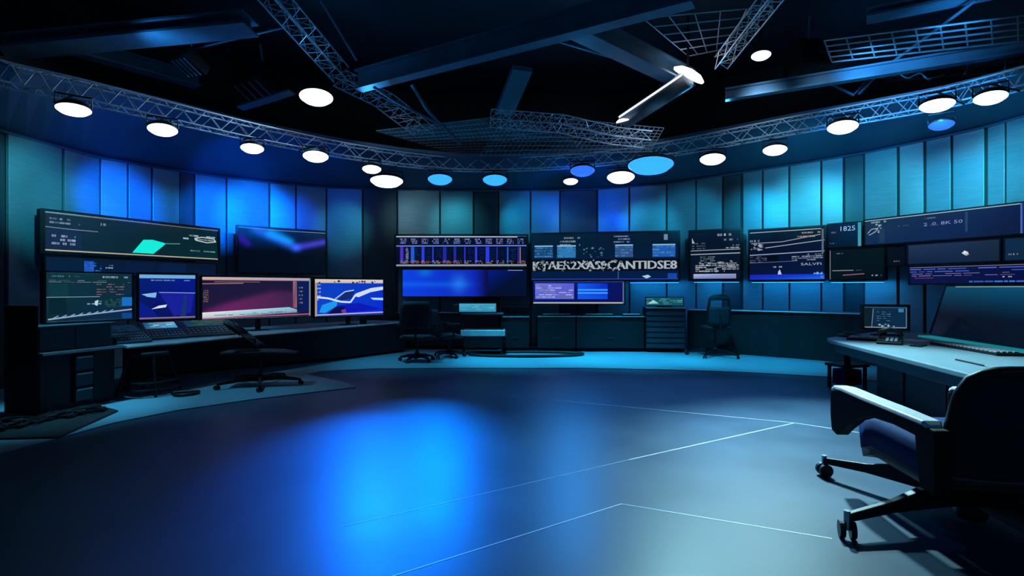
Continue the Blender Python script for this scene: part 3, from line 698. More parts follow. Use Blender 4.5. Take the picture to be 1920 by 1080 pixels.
def d_m4(p):
    p.rect(0, 0, 1, 1, [lin(14, 70, 200), lin(8, 40, 215), lin(10, 50, 190), lin(12, 60, 190)])
    p.rect(0, 0, 1, .10, [lin(200, 180, 170), lin(190, 190, 200), lin(225, 210, 200), lin(225, 200, 170)]).blobs(.05, .05, .98, .1, 12, lin(60, 70, 110), 3, .04)
    p.poly([(.10, .70), (.32, .56), (.30, .74), (.14, .92), (.06, .9)], lin(30, 150, 235)).poly([(.3, .60), (.42, .36), (.56, .32), (.52, .52), (.44, .56)], lin(20, 40, 110))
    p.line([(.28, .54), (.42, .34), (.55, .30)], .03, lin(170, 200, 230)).line([(0, .48), (.18, .52), (.36, .62), (.5, .64), (.58, .42), (.82, .26), (1, .22)], .05, lin(210, 225, 245)).poly([(.54, .46), (.82, .24), (1, .21), (1, .29), (.8, .36), (.62, .50)], lin(205, 220, 240))
    p.poly([(.80, .52), (1, .53), (1, .60), (.84, .58)], lin(170, 215, 245)).poly([(.32, .72), (.62, .66), (.98, .86), (.45, .94)], lin(14, 24, 180)).poly([(.16, .96), (.3, .74), (.42, .76), (.4, .96)], lin(12, 14, 80)).rows(.02, .1, .08, .6, 5, lin(170, 200, 240), .4, 8)
    p.line([(.0, .97), (1, .95)], .03, lin(200, 180, 200)).poly([(.36, .86), (.42, .82), (.44, .92), (.38, .94)], lin(110, 60, 150)).rect(0, .1, .03, 1, lin(170, 150, 140))
screen('monitor', P(86, 540, 6.40), P(247, 540, 7.22), 1.046, 1.63, 'leftmost desk monitor with teal window panes standing on the cabinet', d_m1, .028, .09, group=G_M)
screen('monitor', P(261, 540, 8.10), P(366, 540, 8.62), .972, 1.655, 'small desk monitor with a violet-blue picture', d_m2, .035, .08, .70, group=G_M)
screen('monitor', P(379, 540, 8.75), P(582, 540, 9.98), .935, 1.63, 'wide desk monitor showing a magenta and purple sweep', d_m3, .028, .08, .70, group=G_M)
screen('monitor', P(590, 540, 10.25), P(718, 540, 11.3), .905, 1.62, 'desk monitor with a bright blue and white picture', d_m4, .035, .08, .70, group=G_M)

# ---------------------------------------------------------------- left cabinet, desk
cz = thing('cabinet', 'black cabinet with hutch and drawers under the leftmost desk monitor', 'cabinet', (-5.33, 6.05, .0125), math.atan2(.95, .3))
b = MB(); b.b2(0, .85, .05, .5, 0, .66); b.build('body', M['body'], cz, .008)
b = MB(); b.b2(-.03, .90, -.06, .52, .66, .70); b.build('ledge', M['darkdesk'], cz, .008)
MB().b2(-.03, .90, -.066, -.061, .672, .69).build('ledge_edge', M['edge'], cz)
b = MB(); b.b2(.02, .83, .08, .5, .70, .975); b.build('hutch', M['darkdesk'], cz, .008)
b = MB(); b.b2(-.02, .87, .04, .52, .975, 1.0); b.build('hutch_top', M['darkdesk'], cz, .006)
b = MB(); b.b2(-.06, -.035, .0, .54, 0, 1.24); b.build('side_panel', M['matte'], cz, .006)
MB().b2(.40, .404, .076, .079, .72, .96).build('hutch_joint', M['matte'], cz)
b = MB(); b.b2(.34, .58, .028, .05, .06, .64); b.build('drawer_frame', M['matte'], cz)
for k, (z0, z1) in enumerate(((.44, .62), (.25, .42), (.07, .23))):
    dr = MB().b2(.36, .56, .012, .028, z0, z1).build('drawer', M['rackgrey'], cz, .004)
    MB().b2(.37, .55, .0, .010, z1 - .03, z1 - .012).build('handle', M['chrome'], dr, .003)
for x in (.22, .66): MB().b2(x - .05, x + .05, .066, .078, .80, .815).build('hutch_handle', M['rackgrey'], cz)

front = [(-5.0, 6.92)] + [tuple(atz(x, y, .70).xy) for x, y in ((330, 641), (480, 626), (640, 612), (765, 602))]
rear = [(-3.3, 12.45), (-4.4, 11.3), (-5.35, 9.6), (-5.95, 8.4), (-6.05, 7.35)]
ld = thing('curved_desk', 'long curved grey desk under the left row of monitors', 'desk', (-5.0, 8.5, 0))
def shift(pts, o): return [(p[0] - o[0], p[1] - o[1]) for p in pts]
O = (-5.0, 8.5)
MB().prism(shift(front + rear, O), .665, .70).build('tabletop', M['desk_pale'], ld, .006)
fe = MB(); q = shift(front, O)
fe.tube([V((x, y, .682)) for x, y in q], .02, 6); fe.build('edge_strip', M['edge'], ld)
pf = [(-5.9, 8.2), (-5.5, 8.85), (-4.66, 9.5), (-3.45, 10.6), (-2.42, 12.0)]
fpn = MB()
for a, b_ in zip(shift(pf, O), shift(pf[1:], O)): fpn.bar(V((a[0], a[1], .36)), V((b_[0], b_[1], .36)), .03, .60)
fpn.build('front_panel', M['body'], ld)
kk = MB()
for a, b_ in zip(shift(pf, O), shift(pf[1:], O)): kk.bar(V((a[0] - .05, a[1] + .05, .038)), V((b_[0] - .05, b_[1] + .05, .038)), .03, .05)
kk.build('kick_plate', M['matte'], ld)
for x, y in ((-5.35, 7.4), (-2.7, 11.75), (-3.45, 12.1)): MB().b2(x - O[0] - .03, x - O[0] + .03, y - O[1] - .03, y - O[1] + .03, .0125, .665).build('leg', M['matte'], ld)

# sloped control consoles on the desk
def console(c, w, dpt, rz, label, scr=None, z=.70):
    o = thing('control_console', label, 'control console', (c[0], c[1], z), rz, 'control consoles on the left desk')
    MB().add([(-w / 2, -dpt / 2, .002), (w / 2, -dpt / 2, .002), (w / 2, dpt / 2, .002), (-w / 2, dpt / 2, .002), (-w / 2, -dpt / 2, .03), (w / 2, -dpt / 2, .03), (w / 2, dpt / 2, .24), (-w / 2, dpt / 2, .24)],
             [(3, 2, 1, 0), (4, 5, 6, 7), (0, 1, 5, 4), (1, 2, 6, 5), (2, 3, 7, 6), (3, 0, 4, 7)]).build('body', M['darkdesk'], o, .006)
    sl = .21 / dpt
    def on(x, y, h=.0): return V((x, y, .03 + (y + dpt / 2) * sl + h))
    R = Mx.Rotation(math.atan(sl), 3, 'X')
    k = MB()
    for i in range(10):
        for j in range(3): k.box(on(-w * .42 + i * w * .84 / 9, -dpt * .38 + j * dpt * .13, .008), (w * .035, dpt * .05, .012), R)
    k.build('button_rows', M['key'], o)
    if scr:
        pp = MB(); n = 0
        cols = scr
        a, b2, c2, d = on(-w * .4, dpt * .05, .004), on(w * .4, dpt * .05, .004), on(w * .4, dpt * .43, .004), on(-w * .4, dpt * .43, .004)
        pp.add([a, b2, c2, d], [(0, 1, 2, 3)], cols)
        r = random.Random(int(w * 991))
        for i in range(14):
            x, y = r.uniform(-.36, .2) * w, r.uniform(.08, .4) * dpt
            pp.add([on(x, y, .006), on(x + w * .14, y, .006), on(x + w * .14, y + dpt * .03, .006), on(x, y + dpt * .03, .006)], [(0, 1, 2, 3)], tuple(min(1, q * 2.2) for q in cols[i % 4]))
        pp.build('touch_screen', M['scr'], o)
    return o
s1, s2 = lin(14, 50, 66), lin(60, 130, 170)
console(P(238, 540, 7.35).xy, .42, .5, 1.0, 'narrow dark console next to the black cabinet', [lin(8, 30, 44)] * 4)
console(P(305, 540, 7.95).xy, .52, .5, .85, 'control console with a lit white and blue touch screen', [lin(24, 80, 120), lin(60, 140, 190), lin(120, 170, 200), lin(20, 60, 90)])
console(P(388, 540, 8.45).xy, .7, .5, .85, 'wide control console with faint yellow lines beside the mesh task chair', [lin(16, 56, 70), lin(16, 60, 76), lin(50, 70, 50), lin(20, 50, 66)])

# stool under the desk
st = thing('stool', 'black four-legged stool with foot rings under the curved desk', 'stool', atz(280, 738, .012))
MB().lathe([(.05, .52), (.23, .525), (.24, .55), (.23, .58), (.02, .585)]).build('seat', M['mesh'], st, smooth=True)
for sx, sy in ((-1, -1), (1, -1), (1, 1), (-1, 1)):
    MB().tube([V((sx * .16, sy * .16, .53)), V((sx * .26, sy * .26, .02)), V((sx * .26, sy * .26, .002))], .02, 8).build('leg', M['black'], st)
for z, r in ((.10, .35), (.19, .33)):
    MB().tube([V((r * math.cos(t * PI / 12), r * math.sin(t * PI / 12), z)) for t in range(24)], .016, 6, True).build('foot_ring', M['black'], st)
a = atz(320, 737, .034)
cable([a, a + V((.12, .08, 0)), a + V((.30, .12, 0)), a + V((.34, -.02, 0)), a + V((.22, -.14, 0)), a + V((.10, -.10, 0))], .02, 'black cable looped on the carpet beside the four-legged stool')
# tangled cables on a mat, far left
mp = [atz(x, y, .012) for x, y in ((-40, 826), (110, 822), (222, 772), (190, 764), (60, 790), (-40, 800))]
mo = mp[0].copy()
mt = thing('cable_mat', 'black rubber mat with tangled cables on the carpet before the cabinet', 'mat', (mo.x, mo.y, .012))
MB().prism([(p.x - mo.x, p.y - mo.y) for p in mp], .001, .02).build('mat', M['rubber'], mt, .005)
r = random.Random(3)
for k in range(7):
    pts = []
    for i in range(9):
        t = (i + r.uniform(-.4, .4)) / 8; s_ = r.uniform(.1, .9)
        A = mp[0].lerp(mp[2], min(max(t, .03), .93)); B = mp[5].lerp(mp[3], min(max(t, .03), .93))
        q = A.lerp(B, s_); pts.append(V((q.x - mo.x, q.y - mo.y, .034 + .012 * (k % 3))))
    MB().tube(pts, .016, 6).build('cable', M['rubber' if k % 2 else 'black'], mt)
bb = MB()
for k in range(12):
    A = mp[0].lerp(mp[2], (k + .5) / 13); B = mp[5].lerp(mp[3], (k + .5) / 13); q = A.lerp(B, r.uniform(.15, .85)); bb.box((q.x - mo.x, q.y - mo.y, .045), (.10, .05, .045), Mx.Rotation(r.uniform(0, 3), 3, 'Z'))
bb.build('plug', M['bezel'], mt, .006)

# ---------------------------------------------------------------- task chairs
def base5(o, r, hub_z=.12, rot=.3, z0=0., mat_='black', lw=.055):
    MB().lathe([(.05, hub_z - .05), (.055, hub_z + .05), (.035, hub_z + .07)], n=14).build('hub', M[mat_], o)
    for k in range(5):
        t = rot + k * 2 * PI / 5; c, s = math.cos(t), math.sin(t)
        R = Mx.Rotation(t, 3, 'Z')
        b = MB(); pr = [(.04, hub_z + .035, hub_z - .045, lw), (r * .5, hub_z + .03, hub_z - .03, lw * .85), (r, hub_z - .015, hub_z - .05, lw * .6)]
        vs = []
        for x, zt, zb, w in pr: vs += [R @ V((x, -w / 2, zb)), R @ V((x, w / 2, zb)), R @ V((x, w / 2 * .7, zt)), R @ V((x, -w / 2 * .7, zt))]
        fs = [(3, 2, 1, 0), (8, 9, 10, 11)]
        for i in (0, 4): fs += [(i + j, i + (j + 1) % 4, i + 4 + (j + 1) % 4, i + 4 + j) for j in range(4)]
        lg = b.add(vs, fs).build('leg', M[mat_], o, .004)
        cw = MB(); ax = R @ V((r, 0, .032))
        Rw = R @ Mx.Rotation(.6, 3, 'Z') @ Mx.Rotation(PI / 2, 3, 'X')
        for dx in (-.022, .022):
            off = Rw @ V((0, 0, dx)); cw.lathe([(.012, -.012), (.031, -.011), (.031, .011), (.012, .012)], ax + off, Rw, 12)
        cw.tube([ax + V((0, 0, .0)), R @ V((r, 0, hub_z - .04))], .012, 6)
        cw.build('caster', M['rubber'], lg)
def task_chair(name, loc, rz, label, back='panel', z_seat=.48, top=1.0, bw=.46, bh=.5, r=.32, lean=.12, arms=True, seat_len=.46, thin=False, rot=.3, seatm='mesh', by=None, fan=False):
    o = thing(name, label, 'chair', loc, rz, 'office chairs')
    base5(o, r, .11, rot)
    MB().tube([V((0, 0, .15)), V((0, 0, z_seat - .06))], [.03, .022], 10).build('gas_column', M['black'], o)
    th = .03 if thin else .07
    n = 8
    def seat(u, v):
        x = (u - .5) * bw * 1.04; y = (v - .5) * seat_len
        e = max(abs(u - .5), abs(v - .5)) * 2
        return V((x * (1 - .06 * (2 * abs(v - .5)) ** 4), y, z_seat - .02 * e ** 4 - (.03 * max(0, v - .7) / .3)))
    MB().grid(seat, n, n, lambda u, v: V((0, 0, -th))).build('seat', M[seatm], o, smooth=True)
    MB().b2(-.10, .10, -.12, .12, z_seat - th - .05, z_seat - th + .012).build('tilt_box', M['black'], o, .01)
    zb = top - bh; y0 = -seat_len / 2 - .02 if by is None else by
    def bk(u, v):
        x = (u - .5) * bw * (1 - .10 * v ** 3 - .12 * (2 * abs(v - .5)) ** 6); z = zb + v * bh
        return V((x, y0 - v * bh * lean * 1.3 + .05 * (2 * abs(u - .5)) ** 2, z))
    if back == 'window':
        fr = MB(); pts = []
        for (u, v) in ((0, 0), (0, .5), (.03, .92), (.12, 1), (.5, 1.02), (.88, 1), (.97, .92), (1, .5), (1, 0), (.5, -.02)): pts.append(bk(u, v))
        fr.tube(pts, .028, 8, True); fr.build('back_frame', M['black'], o, smooth=True)
        MB().grid(lambda u, v: bk(.03 + u * .94, v * .62), 6, 6, lambda u, v: V((0, -.03, 0))).build('backrest', M['mesh'], o, smooth=True)
        MB().grid(lambda u, v: bk(.03 + u * .94, .86 + v * .14), 6, 3, lambda u, v: V((0, -.03, 0))).build('headrest', M['mesh'], o, smooth=True)
    else:
        MB().grid(bk, 8, 8, lambda u, v: V((0, -.045 if not thin else -.02, 0))).build('backrest', M['mesh'], o, smooth=True)
        if back == 'panel':
            fr = MB(); pts = [bk(u, v) + V((0, -.02, 0)) for u, v in ((0, 0), (0, .5), (.0, 1), (.5, 1.0), (1, 1), (1, .5), (1, 0), (.5, 0))]
            fr.tube(pts, .014, 6, True); fr.build('back_frame', M['rackgrey'], o)
    MB().tube([V((0, 0, z_seat - th - .02)), V((0, y0 - .04, z_seat - th - .02)), V((0, y0 - .06, zb + .1)), bk(.5, .35) + V((0, -.04, 0))], .022, 8).build('back_post', M['black'], o)
    if fan:
        for k in range(5):
            u = .1 + k * .2; q = bk(u, .8); MB().tube([bk(u, .55), q + V(((u - .5) * .05, -.02, .02)), q + V(((u - .5) * .16, -.10, .13 - abs(k - 2) * .02))], [.03, .03, .014], 8).build('headrest_finger', M['black'], o, smooth=True)
    if arms:
        for s in (-1, 1):
            x = s * (bw / 2 + .05)
            MB().tube([V((x * .6, 0, z_seat - th)), V((x, 0, z_seat - .05)), V((x, -.02, z_seat + .19))], .018, 8).build('arm_post', M['black'], o)
            MB().b2(x - .035, x + .035, -.16, .14, z_seat + .19, z_seat + .22).build('armrest', M['black'], o, .012)
    return o
p = atz(488, 722, .012)
ca = task_chair('task_chair', p, math.radians(-80), 'black task chair turned side-on before the wide magenta monitor', 'plain', .53, .92, .34, .34, .58, 1.0, False, 1.0, True, .25, 'mesh', -.02, True)
MB().b2(-.10, .10, .30, .33, .50, .52).build('seat_lip', M['rackgrey'], ca, .006)
task_chair('task_chair', P(782, 540, 10.5) * 1 + V((0, 0, .012 - H)), math.radians(4), 'black office chair with square back at the end of the curved desk', 'panel', .52, 1.17, .62, .50, .34, .05, True, .46, False, .5)
task_chair('task_chair', P(842, 540, 11.1) + V((0, 0, .012 - H)), math.radians(-62), 'black office chair turned toward the small cart with the lit screen', 'plain', .50, 1.0, .44, .46, .32, .2, True, .44, False, .1)
task_chair('task_chair', P(1340, 668, 11.28) * 1.0 + V((0, 0, .012 - P(1340, 668, 11.28).z)), math.radians(4), 'slim high-backed office chair with open headrest standing alone at the back', 'window', .66, 1.27, .48, .60, .56, .03, False, .42, False, .17)

# ---------------------------------------------------------------- back consoles
def dg(label, name, a, b, depth, h, z0=.012, top='edge', fronts=1, m='body', cat='cabinet', group='console cabinets along the back wall', handle=True, slats=0, toe=.08):
    """a cabinet whose front runs from plan point a to b; depth goes away from the room"""
    a, b = V((a.x, a.y, 0)), V((b.x, b.y, 0)); t = b - a; w = t.length
    o = thing(name, label, cat, (a.x, a.y, z0), math.atan2(t.y, t.x), group)
    MB().b2(0, w, .02, depth, toe, h - .03).build('body', M[m], o, .004)
    MB().b2(.02, w - .02, .06, depth - .02, .001, toe).build('plinth', M['matte'], o)
    tp = MB().b2(-.01, w + .01, -.02, depth, h - .03, h).build('top', M['darkdesk'], o, .004)
    MB().b2(0, w, -.026, -.021, h - .024, h - .006).build('top_edge', M[top], tp)
    if slats:
        sl = MB()
        for k in range(slats): sl.b2(.02, w - .02, .004, .02, toe + .02 + k * (h - .08 - toe) / slats, toe + .02 + (k + .7) * (h - .08 - toe) / slats)
        sl.build('slat_front', M['rackgrey'], o)
    else:
        for k in range(fronts):
            x0, x1 = w * k / fronts + .006, w * (k + 1) / fronts - .006
            d = MB().b2(x0, x1, .004, .02, toe + .01, h - .045).build('door', M[m], o, .003)
            if handle: MB().b2((x0 + x1) / 2 - .08, (x0 + x1) / 2 + .08, -.012, .003, h * .38, h * .38 + .015).build('handle', M['rackgrey'], d)
    return o
zf = 12.05
dg('black console cabinet under the blue screen, behind the chairs', 'console_cabinet', P(745, 540, 12.55), P(935, 540, 12.35), .5, .88, fronts=3)
dg('low black console left of the twin-window monitor desk', 'console_cabinet', P(942, 540, 12.1), P(992, 540, 12.1), .7, .80, fronts=1)
dg('black console desk below the purple and blue monitor, left unit', 'console_cabinet', P(1008, 540, 12.05), P(1079, 540, 12.05), .75, .81, fronts=1)
dg('wide black console desk with a long handle below the purple and blue monitor', 'console_cabinet', P(1081, 540, 12.05), P(1208, 540, 12.0), .75, .81, fronts=1)
dg('slatted rack cabinet carrying the small teal screen', 'rack_cabinet', P(1211, 540, 11.95), P(1286, 540, 11.85), .6, 1.01, fronts=1, slats=7)
# curved counter on the right
pts = [P(px, 540, wd(px) - .58) for px in (1290, 1345, 1400, 1450, 1500, 1550, 1605, 1660)]
rc_ = [P(px, 540, wd(px) - .12) for px in (1290, 1345, 1400, 1450, 1500, 1550, 1605, 1660)]
O2 = pts[0].copy()
ct = thing('curved_counter', 'long curved dark counter with a pale top edge along the right wall', 'counter', (O2.x, O2.y, .012))
def rel(l): return [(q.x - O2.x, q.y - O2.y) for q in l]
MB().prism(rel(pts) + rel(rc_)[::-1], .93, .965).build('top', M['darkdesk'], ct, .004)
MB().prism([(x * .995, y + .05) for x, y in rel(pts)] + rel(rc_)[::-1], .002, .93).build('body', M['body'], ct)
MB().tube([V((x, y - .012, .950)) for x, y in rel(pts)], .012, 6).build('edge_strip', M['white'], ct)

# centre monitor with two windows
def d_twin(p):
    p.rect(0, 0, 1, 1, [lin(10, 20, 110), lin(8, 14, 80), lin(6, 14, 90), lin(10, 24, 130)])
    p.rect(.02, .08, .45, .80, [lin(90, 100, 200), lin(90, 100, 205), lin(90, 90, 205), lin(110, 120, 220)]).rows(.03, .14, .44, .76, 6, lin(170, 170, 240), .5, 3)
    p.rect(.49, .08, .82, .80, [lin(20, 90, 230), lin(14, 70, 225), lin(10, 30, 190), lin(20, 90, 235)]).line([(.49, .38), (.82, .38)], .07, lin(60, 150, 250)).line([(.49, .52), (.82, .52)], .08, lin(50, 150, 250))
    p.line([(0, .97), (1, .97)], .06, lin(180, 180, 160)).rect(.985, 0, 1, 1, lin(90, 100, 150)).line([(0, .02), (1, .02)], .03, lin(40, 50, 90))
screen('monitor', P(1000, 540, 12.45), P(1170, 540, 12.4), 1.09, 1.60, 'monitor with a purple and a blue window on the back console', d_twin, .03, .08, .822, group='monitors on the back consoles')
def d_teal(p):
    p.rect(0, 0, 1, 1, lin(14, 80, 96)).rows(.02, .1, .98, .9, 4, lin(90, 170, 180), .5, 4).poly([(.05, .8), (.2, .3), (.34, .75)], lin(150, 205, 210))
screen('monitor', P(1211, 540, 12.1), P(1281, 540, 12.0), 1.058, 1.235, 'small teal screen standing on the slatted rack cabinet', d_teal, .015, .06, 1.022, group='monitors on the back consoles', edge=False)
def keyb(a, b, dpt, z, label, rows=3, cols=14, cat='keyboard', name='keyboard', group=None, h=.03, m='black', km='key', tilt=0.):
    a, b = V((a.x, a.y, 0)), V((b.x, b.y, 0)); t = b - a; w = t.length; c = (a + b) / 2
    o = thing(name, label, cat, (c.x, c.y, z), math.atan2(t.y, t.x), group)
    MB().b2(-w / 2, w / 2, -dpt / 2, dpt / 2, .001, h).build('body', M[m], o, .006)
    k = MB()
    for i in range(cols):
        for j in range(rows):
            x = -w * .46 + (i + .5) * w * .92 / cols; y = -dpt * .42 + (j + .5) * dpt * .84 / rows
            k.box((x, y, h + .005), (w * .92 / cols * .82, dpt * .84 / rows * .8, .01), None, (.85, .85))
    k.build('keys', M[km], o)
    return o
GK = 'small devices on the back consoles'
keyb(P(1016, 540, 12.15), P(1072, 540, 12.15), .25, .823, 'black keyboard on the left unit of the back console', 3, 12, group=GK)
keyb(P(1095, 540, 12.15), P(1150, 540, 12.15), .25, .823, 'black keyboard on the wide unit of the back console', 3, 12, group=GK)
keyb(P(1166, 540, 12.12), P(1200, 540, 12.12), .22, .823, 'pale slim keypad right of the console keyboards', 2, 6, group=GK, km='white')
keyb(P(850, 540, 12.55), P(926, 540, 12.5), .3, .893, 'grey mixing panel on the console below the blue screen', 4, 16, 'mixer', 'sound_mixer', GK, .16, 'rackgrey')
# outlined box right of the cart
ob = thing('equipment_box', 'flat black equipment box with pale outline left of the back monitor', 'device', (*P(966, 540, 12.25).xy, .8135), 0)
MB().b2(-.34, .34, 0, .3, .0, .21).build('body', M['matte'], ob, .006)
f = MB(); f.b2(-.34, .34, -.012, 0, .0, .015); f.b2(-.34, .34, -.012, 0, .195, .21); f.b2(-.34, -.325, -.012, 0, .015, .195); f.b2(.325, .34, -.012, 0, .015, .195)
f.build('outline_frame', M['rackgrey'], ob)
# cart with cyan screen and pale shelf
cp = P(905, 540, 11.74); cp.z = .012
ctt = thing('cart', 'small black cart with pale shelves between the chairs and the back console', 'cart', cp, math.radians(2))
s = cp.y / 1000
for sx in (-1, 1):
    for sy in (-1, 1): MB().b2(sx * .42 - .02, sx * .42 + .02, sy * .2 - .02, sy * .2 + .02, .002, .86).build('post', M['black'], ctt)
MB().b2(-.46, .46, -.24, .24, .86, .89).build('shelf', M['darkdesk'], ctt, .004)
MB().b2(-.47, .49, -.26, .24, .40, .53).build('drawer_shelf', M['white'], ctt, .01)
MB().b2(-.44, .44, -.22, .24, .15, .38).build('lower_box', M['body'], ctt, .006)
def d_cart(p):
    p.rect(0, 0, 1, 1, [lin(40, 130, 170), lin(50, 140, 180), lin(60, 160, 190), lin(70, 170, 205)]).rows(.05, .2, .95, .8, 3, lin(130, 200, 220), .4, 4)
screen('monitor', P(861, 540, 11.65), P(930, 540, 11.65), .93, 1.11, 'low bright cyan screen on top of the small cart', d_cart, .02, .06, .902, group='monitors on the back consoles', edge=False)
# cable ring on carpet near the centre
ec = V((.3, 11.4, .044))
rb_ = MB(); rb_.tube([V((1.22 * math.cos(t * PI / 24), .38 * math.sin(t * PI / 24) , 0)) for t in range(48)], .03, 6, True)
tag(rb_.build('cable_loop', M['rubber'], None, loc=ec), 'large oval loop of black cable on the carpet before the back console', 'cable')
# small speaker on left desk
q = P(683, 603, 11.0)
sp = thing('desk_speaker', 'small black speaker on the curved desk below the blue and white monitor', 'speaker', (q.x - .02, q.y, .701), .7)
MB().b2(-.06, .06, -.05, .05, 0, .15).build('body', M['black'], sp, .012)
MB().lathe([(.04, 0), (.04, .008), (.02, .012)], V((0, -.05, .07)), Mx.Rotation(PI / 2, 3, 'X'), 14).build('cone', M['matte'], sp)

M['led'] = emat('led_blue', (.03, .22, 1), 3.5)
for (pa, pb, da, db, z, lab) in ((1180, 1272, 12.75, 12.25, 1.582, 'blue light strip under the right half of the largest screen'), (1300, 1386, 12.1, 11.68, 1.585, 'blue light strip under the tall narrow text screen'),
                            (1408, 1544, 11.45, 10.65, 1.575, 'blue light strip under the screen of slanting lines'), (1556, 1656, 10.6, 9.92, 1.565, 'blue light strip under the screen with red and white lines')):
    a, b = P(pa, 540, da), P(pb, 540, db); t = b - a; wdt = V((t.x, t.y, 0)).length
    o = thing('wall_light_strip', lab, 'light strip', (a.x, a.y, z), math.atan2(t.y, t.x), 'blue light strips under the wall screens')
    MB().b2(0, wdt, .02, .10, 0, .015).build('rail', M['black'], o); MB().b2(.01, wdt - .01, .025, .09, -.012, -.0005).build('diffuser', M['led'], o)

# ---------------------------------------------------------------- right desk
dz = .75
poly = [(3.62, 3.75), (3.72, 4.32), (4.02, 5.85), (4.30, 7.22), (4.42, 7.48), (4.7, 7.72), (5.85, 8.55), (6.9, 8.0), (7.1, 6.9), (6.6, 4.6), (6.3, 3.75)]
O3 = (5.2, 6.0)
rd = thing('large_desk', 'large pale blue-grey desk at right in front of the armchair', 'desk', (O3[0], O3[1], 0))
MB().prism(shift(poly, O3), dz - .05, dz).build('tabletop', M['desk'], rd, .01)
def inset(pl, k):
    cx = sum(p[0] for p in pl) / len(pl); cy = sum(p[1] for p in pl) / len(pl)
    return [(cx + (x - cx) * k, cy + (y - cy) * k) for x, y in pl]
MB().prism(shift(inset(poly, .93), O3), dz - .17, dz - .05).build('apron', M['darkdesk'], rd, .006)
MB().prism(shift([(4.30, 3.9), (4.72, 6.9), (6.3, 7.6), (6.3, 3.9)], O3), .02, dz - .17).build('body', M['darkdesk'], rd, .006)
jb = MB(); jb.bar(V((4.30 - O3[0] - .008, 3.95 - O3[1], .50)), V((4.72 - O3[0] - .008, 6.85 - O3[1], .50)), .012, .01)
for k in (.25, .55, .8):
    x, y = lerp(4.30, 4.72, k), lerp(3.9, 6.9, k); jb.bar(V((x - O3[0] - .008, y - O3[1], .04)), V((x - O3[0] - .008, y - O3[1], .56)), .012, .01)
jb.build('panel_joint', M['matte'], rd)
MB().tube([V((4.62 - O3[0], 7.35 - O3[1], .002)), V((4.62 - O3[0], 7.35 - O3[1], dz - .17))], .04, 10).build('leg', M['matte'], rd)
# big tilted display on the desk
def d_big(p):
    def gl(u, v):
        k = max(0, 1 - v / .62) ** 1.5 * (.75 + .25 * u); return (.001 + .002 * k, .003 + .075 * k, .010 + .16 * k)
    p.field(0, 0, 1, 1, gl, 6, 16)
    p.line([(.1, .005), (1, .005)], .012, lin(150, 190, 180))
bd = screen('tilted_display', V((6.0, 7.65, 0)), V((5.62, 5.6, 0)), .80, 1.50, 'huge tilted dark teal display standing on the large desk', d_big, .015, .05, None, 'screen', None, False, math.radians(-17))
w_ = (V((6.0, 7.65, 0)) - V((5.62, 5.6, 0))).length
MB().b2(-w_ / 2, w_ / 2, -.16, .02, -.049, -.03).build('base_ledge', M['strip'], bd)
MB().b2(-w_ * .3, w_ * .3, .08, .40, -.049, .1).build('rear_stand', M['matte'], bd, .01)
def d_lap(p):
    p.rect(0, 0, 1, 1, [lin(8, 34, 60), lin(10, 40, 70), lin(10, 40, 66), lin(14, 44, 64)])
    p.rect(0, .05, .18, .95, lin(10, 24, 36)).rows(.3, .2, .62, .7, 5, lin(90, 130, 170), .3, 4).rect(.80, .08, .92, .25, lin(50, 120, 170)).line([(.02, .04), (.98, .04)], .02, lin(80, 100, 110)).line([(.98, .04), (.98, .96)], .03, lin(100, 130, 150)).line([(.02, .97), (.98, .97)], .04, lin(130, 150, 165)).blobs(.35, .8, .7, .92, 8, lin(160, 190, 210), 5, .05).line([(.22, .1), (.18, .95)], .025, lin(110, 140, 160))
screen('monitor', P(1620, 540, 7.95), P(1701, 540, 7.75), .86, 1.175, 'small framed monitor at the far corner of the large desk', d_lap, .035, .10, .75, edge=False)
GR = 'devices on the large desk'
keyb(P(1590, 540, 7.35), P(1672, 540, 7.05), .38, .751, 'black mixing keyboard before the small framed monitor', 5, 12, 'keyboard', 'mixing_keyboard', GR)
a = atz(1765, 646, dz); b = atz(1896, 668, dz)
keyb(a, b, .26, .751, 'long black keyboard before the huge tilted display', 4, 16, group=GR)
# round dial
q = atz(1592, 631, dz)
dl = thing('jog_dial', 'round black jog dial near the far edge of the large desk', 'dial', (q.x, q.y, .751), 0, GR)
MB().lathe([(.15, .0), (.15, .02), (.12, .035), (.02, .038)], n=24).build('base', M['black'], dl, smooth=False)
MB().lathe([(.07, .038), (.065, .06), (.02, .062)], n=20).build('knob', M['rackgrey'], dl)
# telephone like black lump with handset
q = atz(1668, 645, dz)
ph = thing('desk_phone', 'black desk telephone with lifted handset in the middle of the large desk', 'telephone', (q.x, q.y, .751), -.7, GR)
MB().add([(-.13, -.11, .001), (.13, -.11, .001), (.13, .11, .001), (-.13, .11, .001), (-.13, -.11, .025), (.13, -.11, .025), (.13, .11, .09), (-.13, .11, .09)],
         [(3, 2, 1, 0), (4, 5, 6, 7), (0, 1, 5, 4), (1, 2, 6, 5), (2, 3, 7, 6), (3, 0, 4, 7)]).build('body', M['black'], ph, .008)
MB().tube([V((-.11, .06, .10)), V((-.10, .05, .15)), V((0, .05, .185)), V((.10, .05, .15)), V((.11, .06, .10))], [.035, .032, .022, .032, .035], 10).build('handset', M['rubber'], ph, smooth=True)
kb2 = MB()
for i in range(3):
    for j in range(4): kb2.box((-.02 + i * .045, -.08 + j * .035, .045 + j * .010), (.03, .022, .012), Mx.Rotation(.28, 3, 'X'))
kb2.build('keys', M['key'], ph)
q = atz(1718, 639, dz)
pk = thing('paper_note', 'small pinkish paper note beside the desk telephone', 'paper', (q.x, q.y, .751), -.9, GR)
MB().b2(-.12, .12, -.16, .16, 0, .003).build('sheet', M['paper'], pk); MB().b2(-.09, .09, .1, .11, .003, .004).build('ruled_line', M['key'], pk)
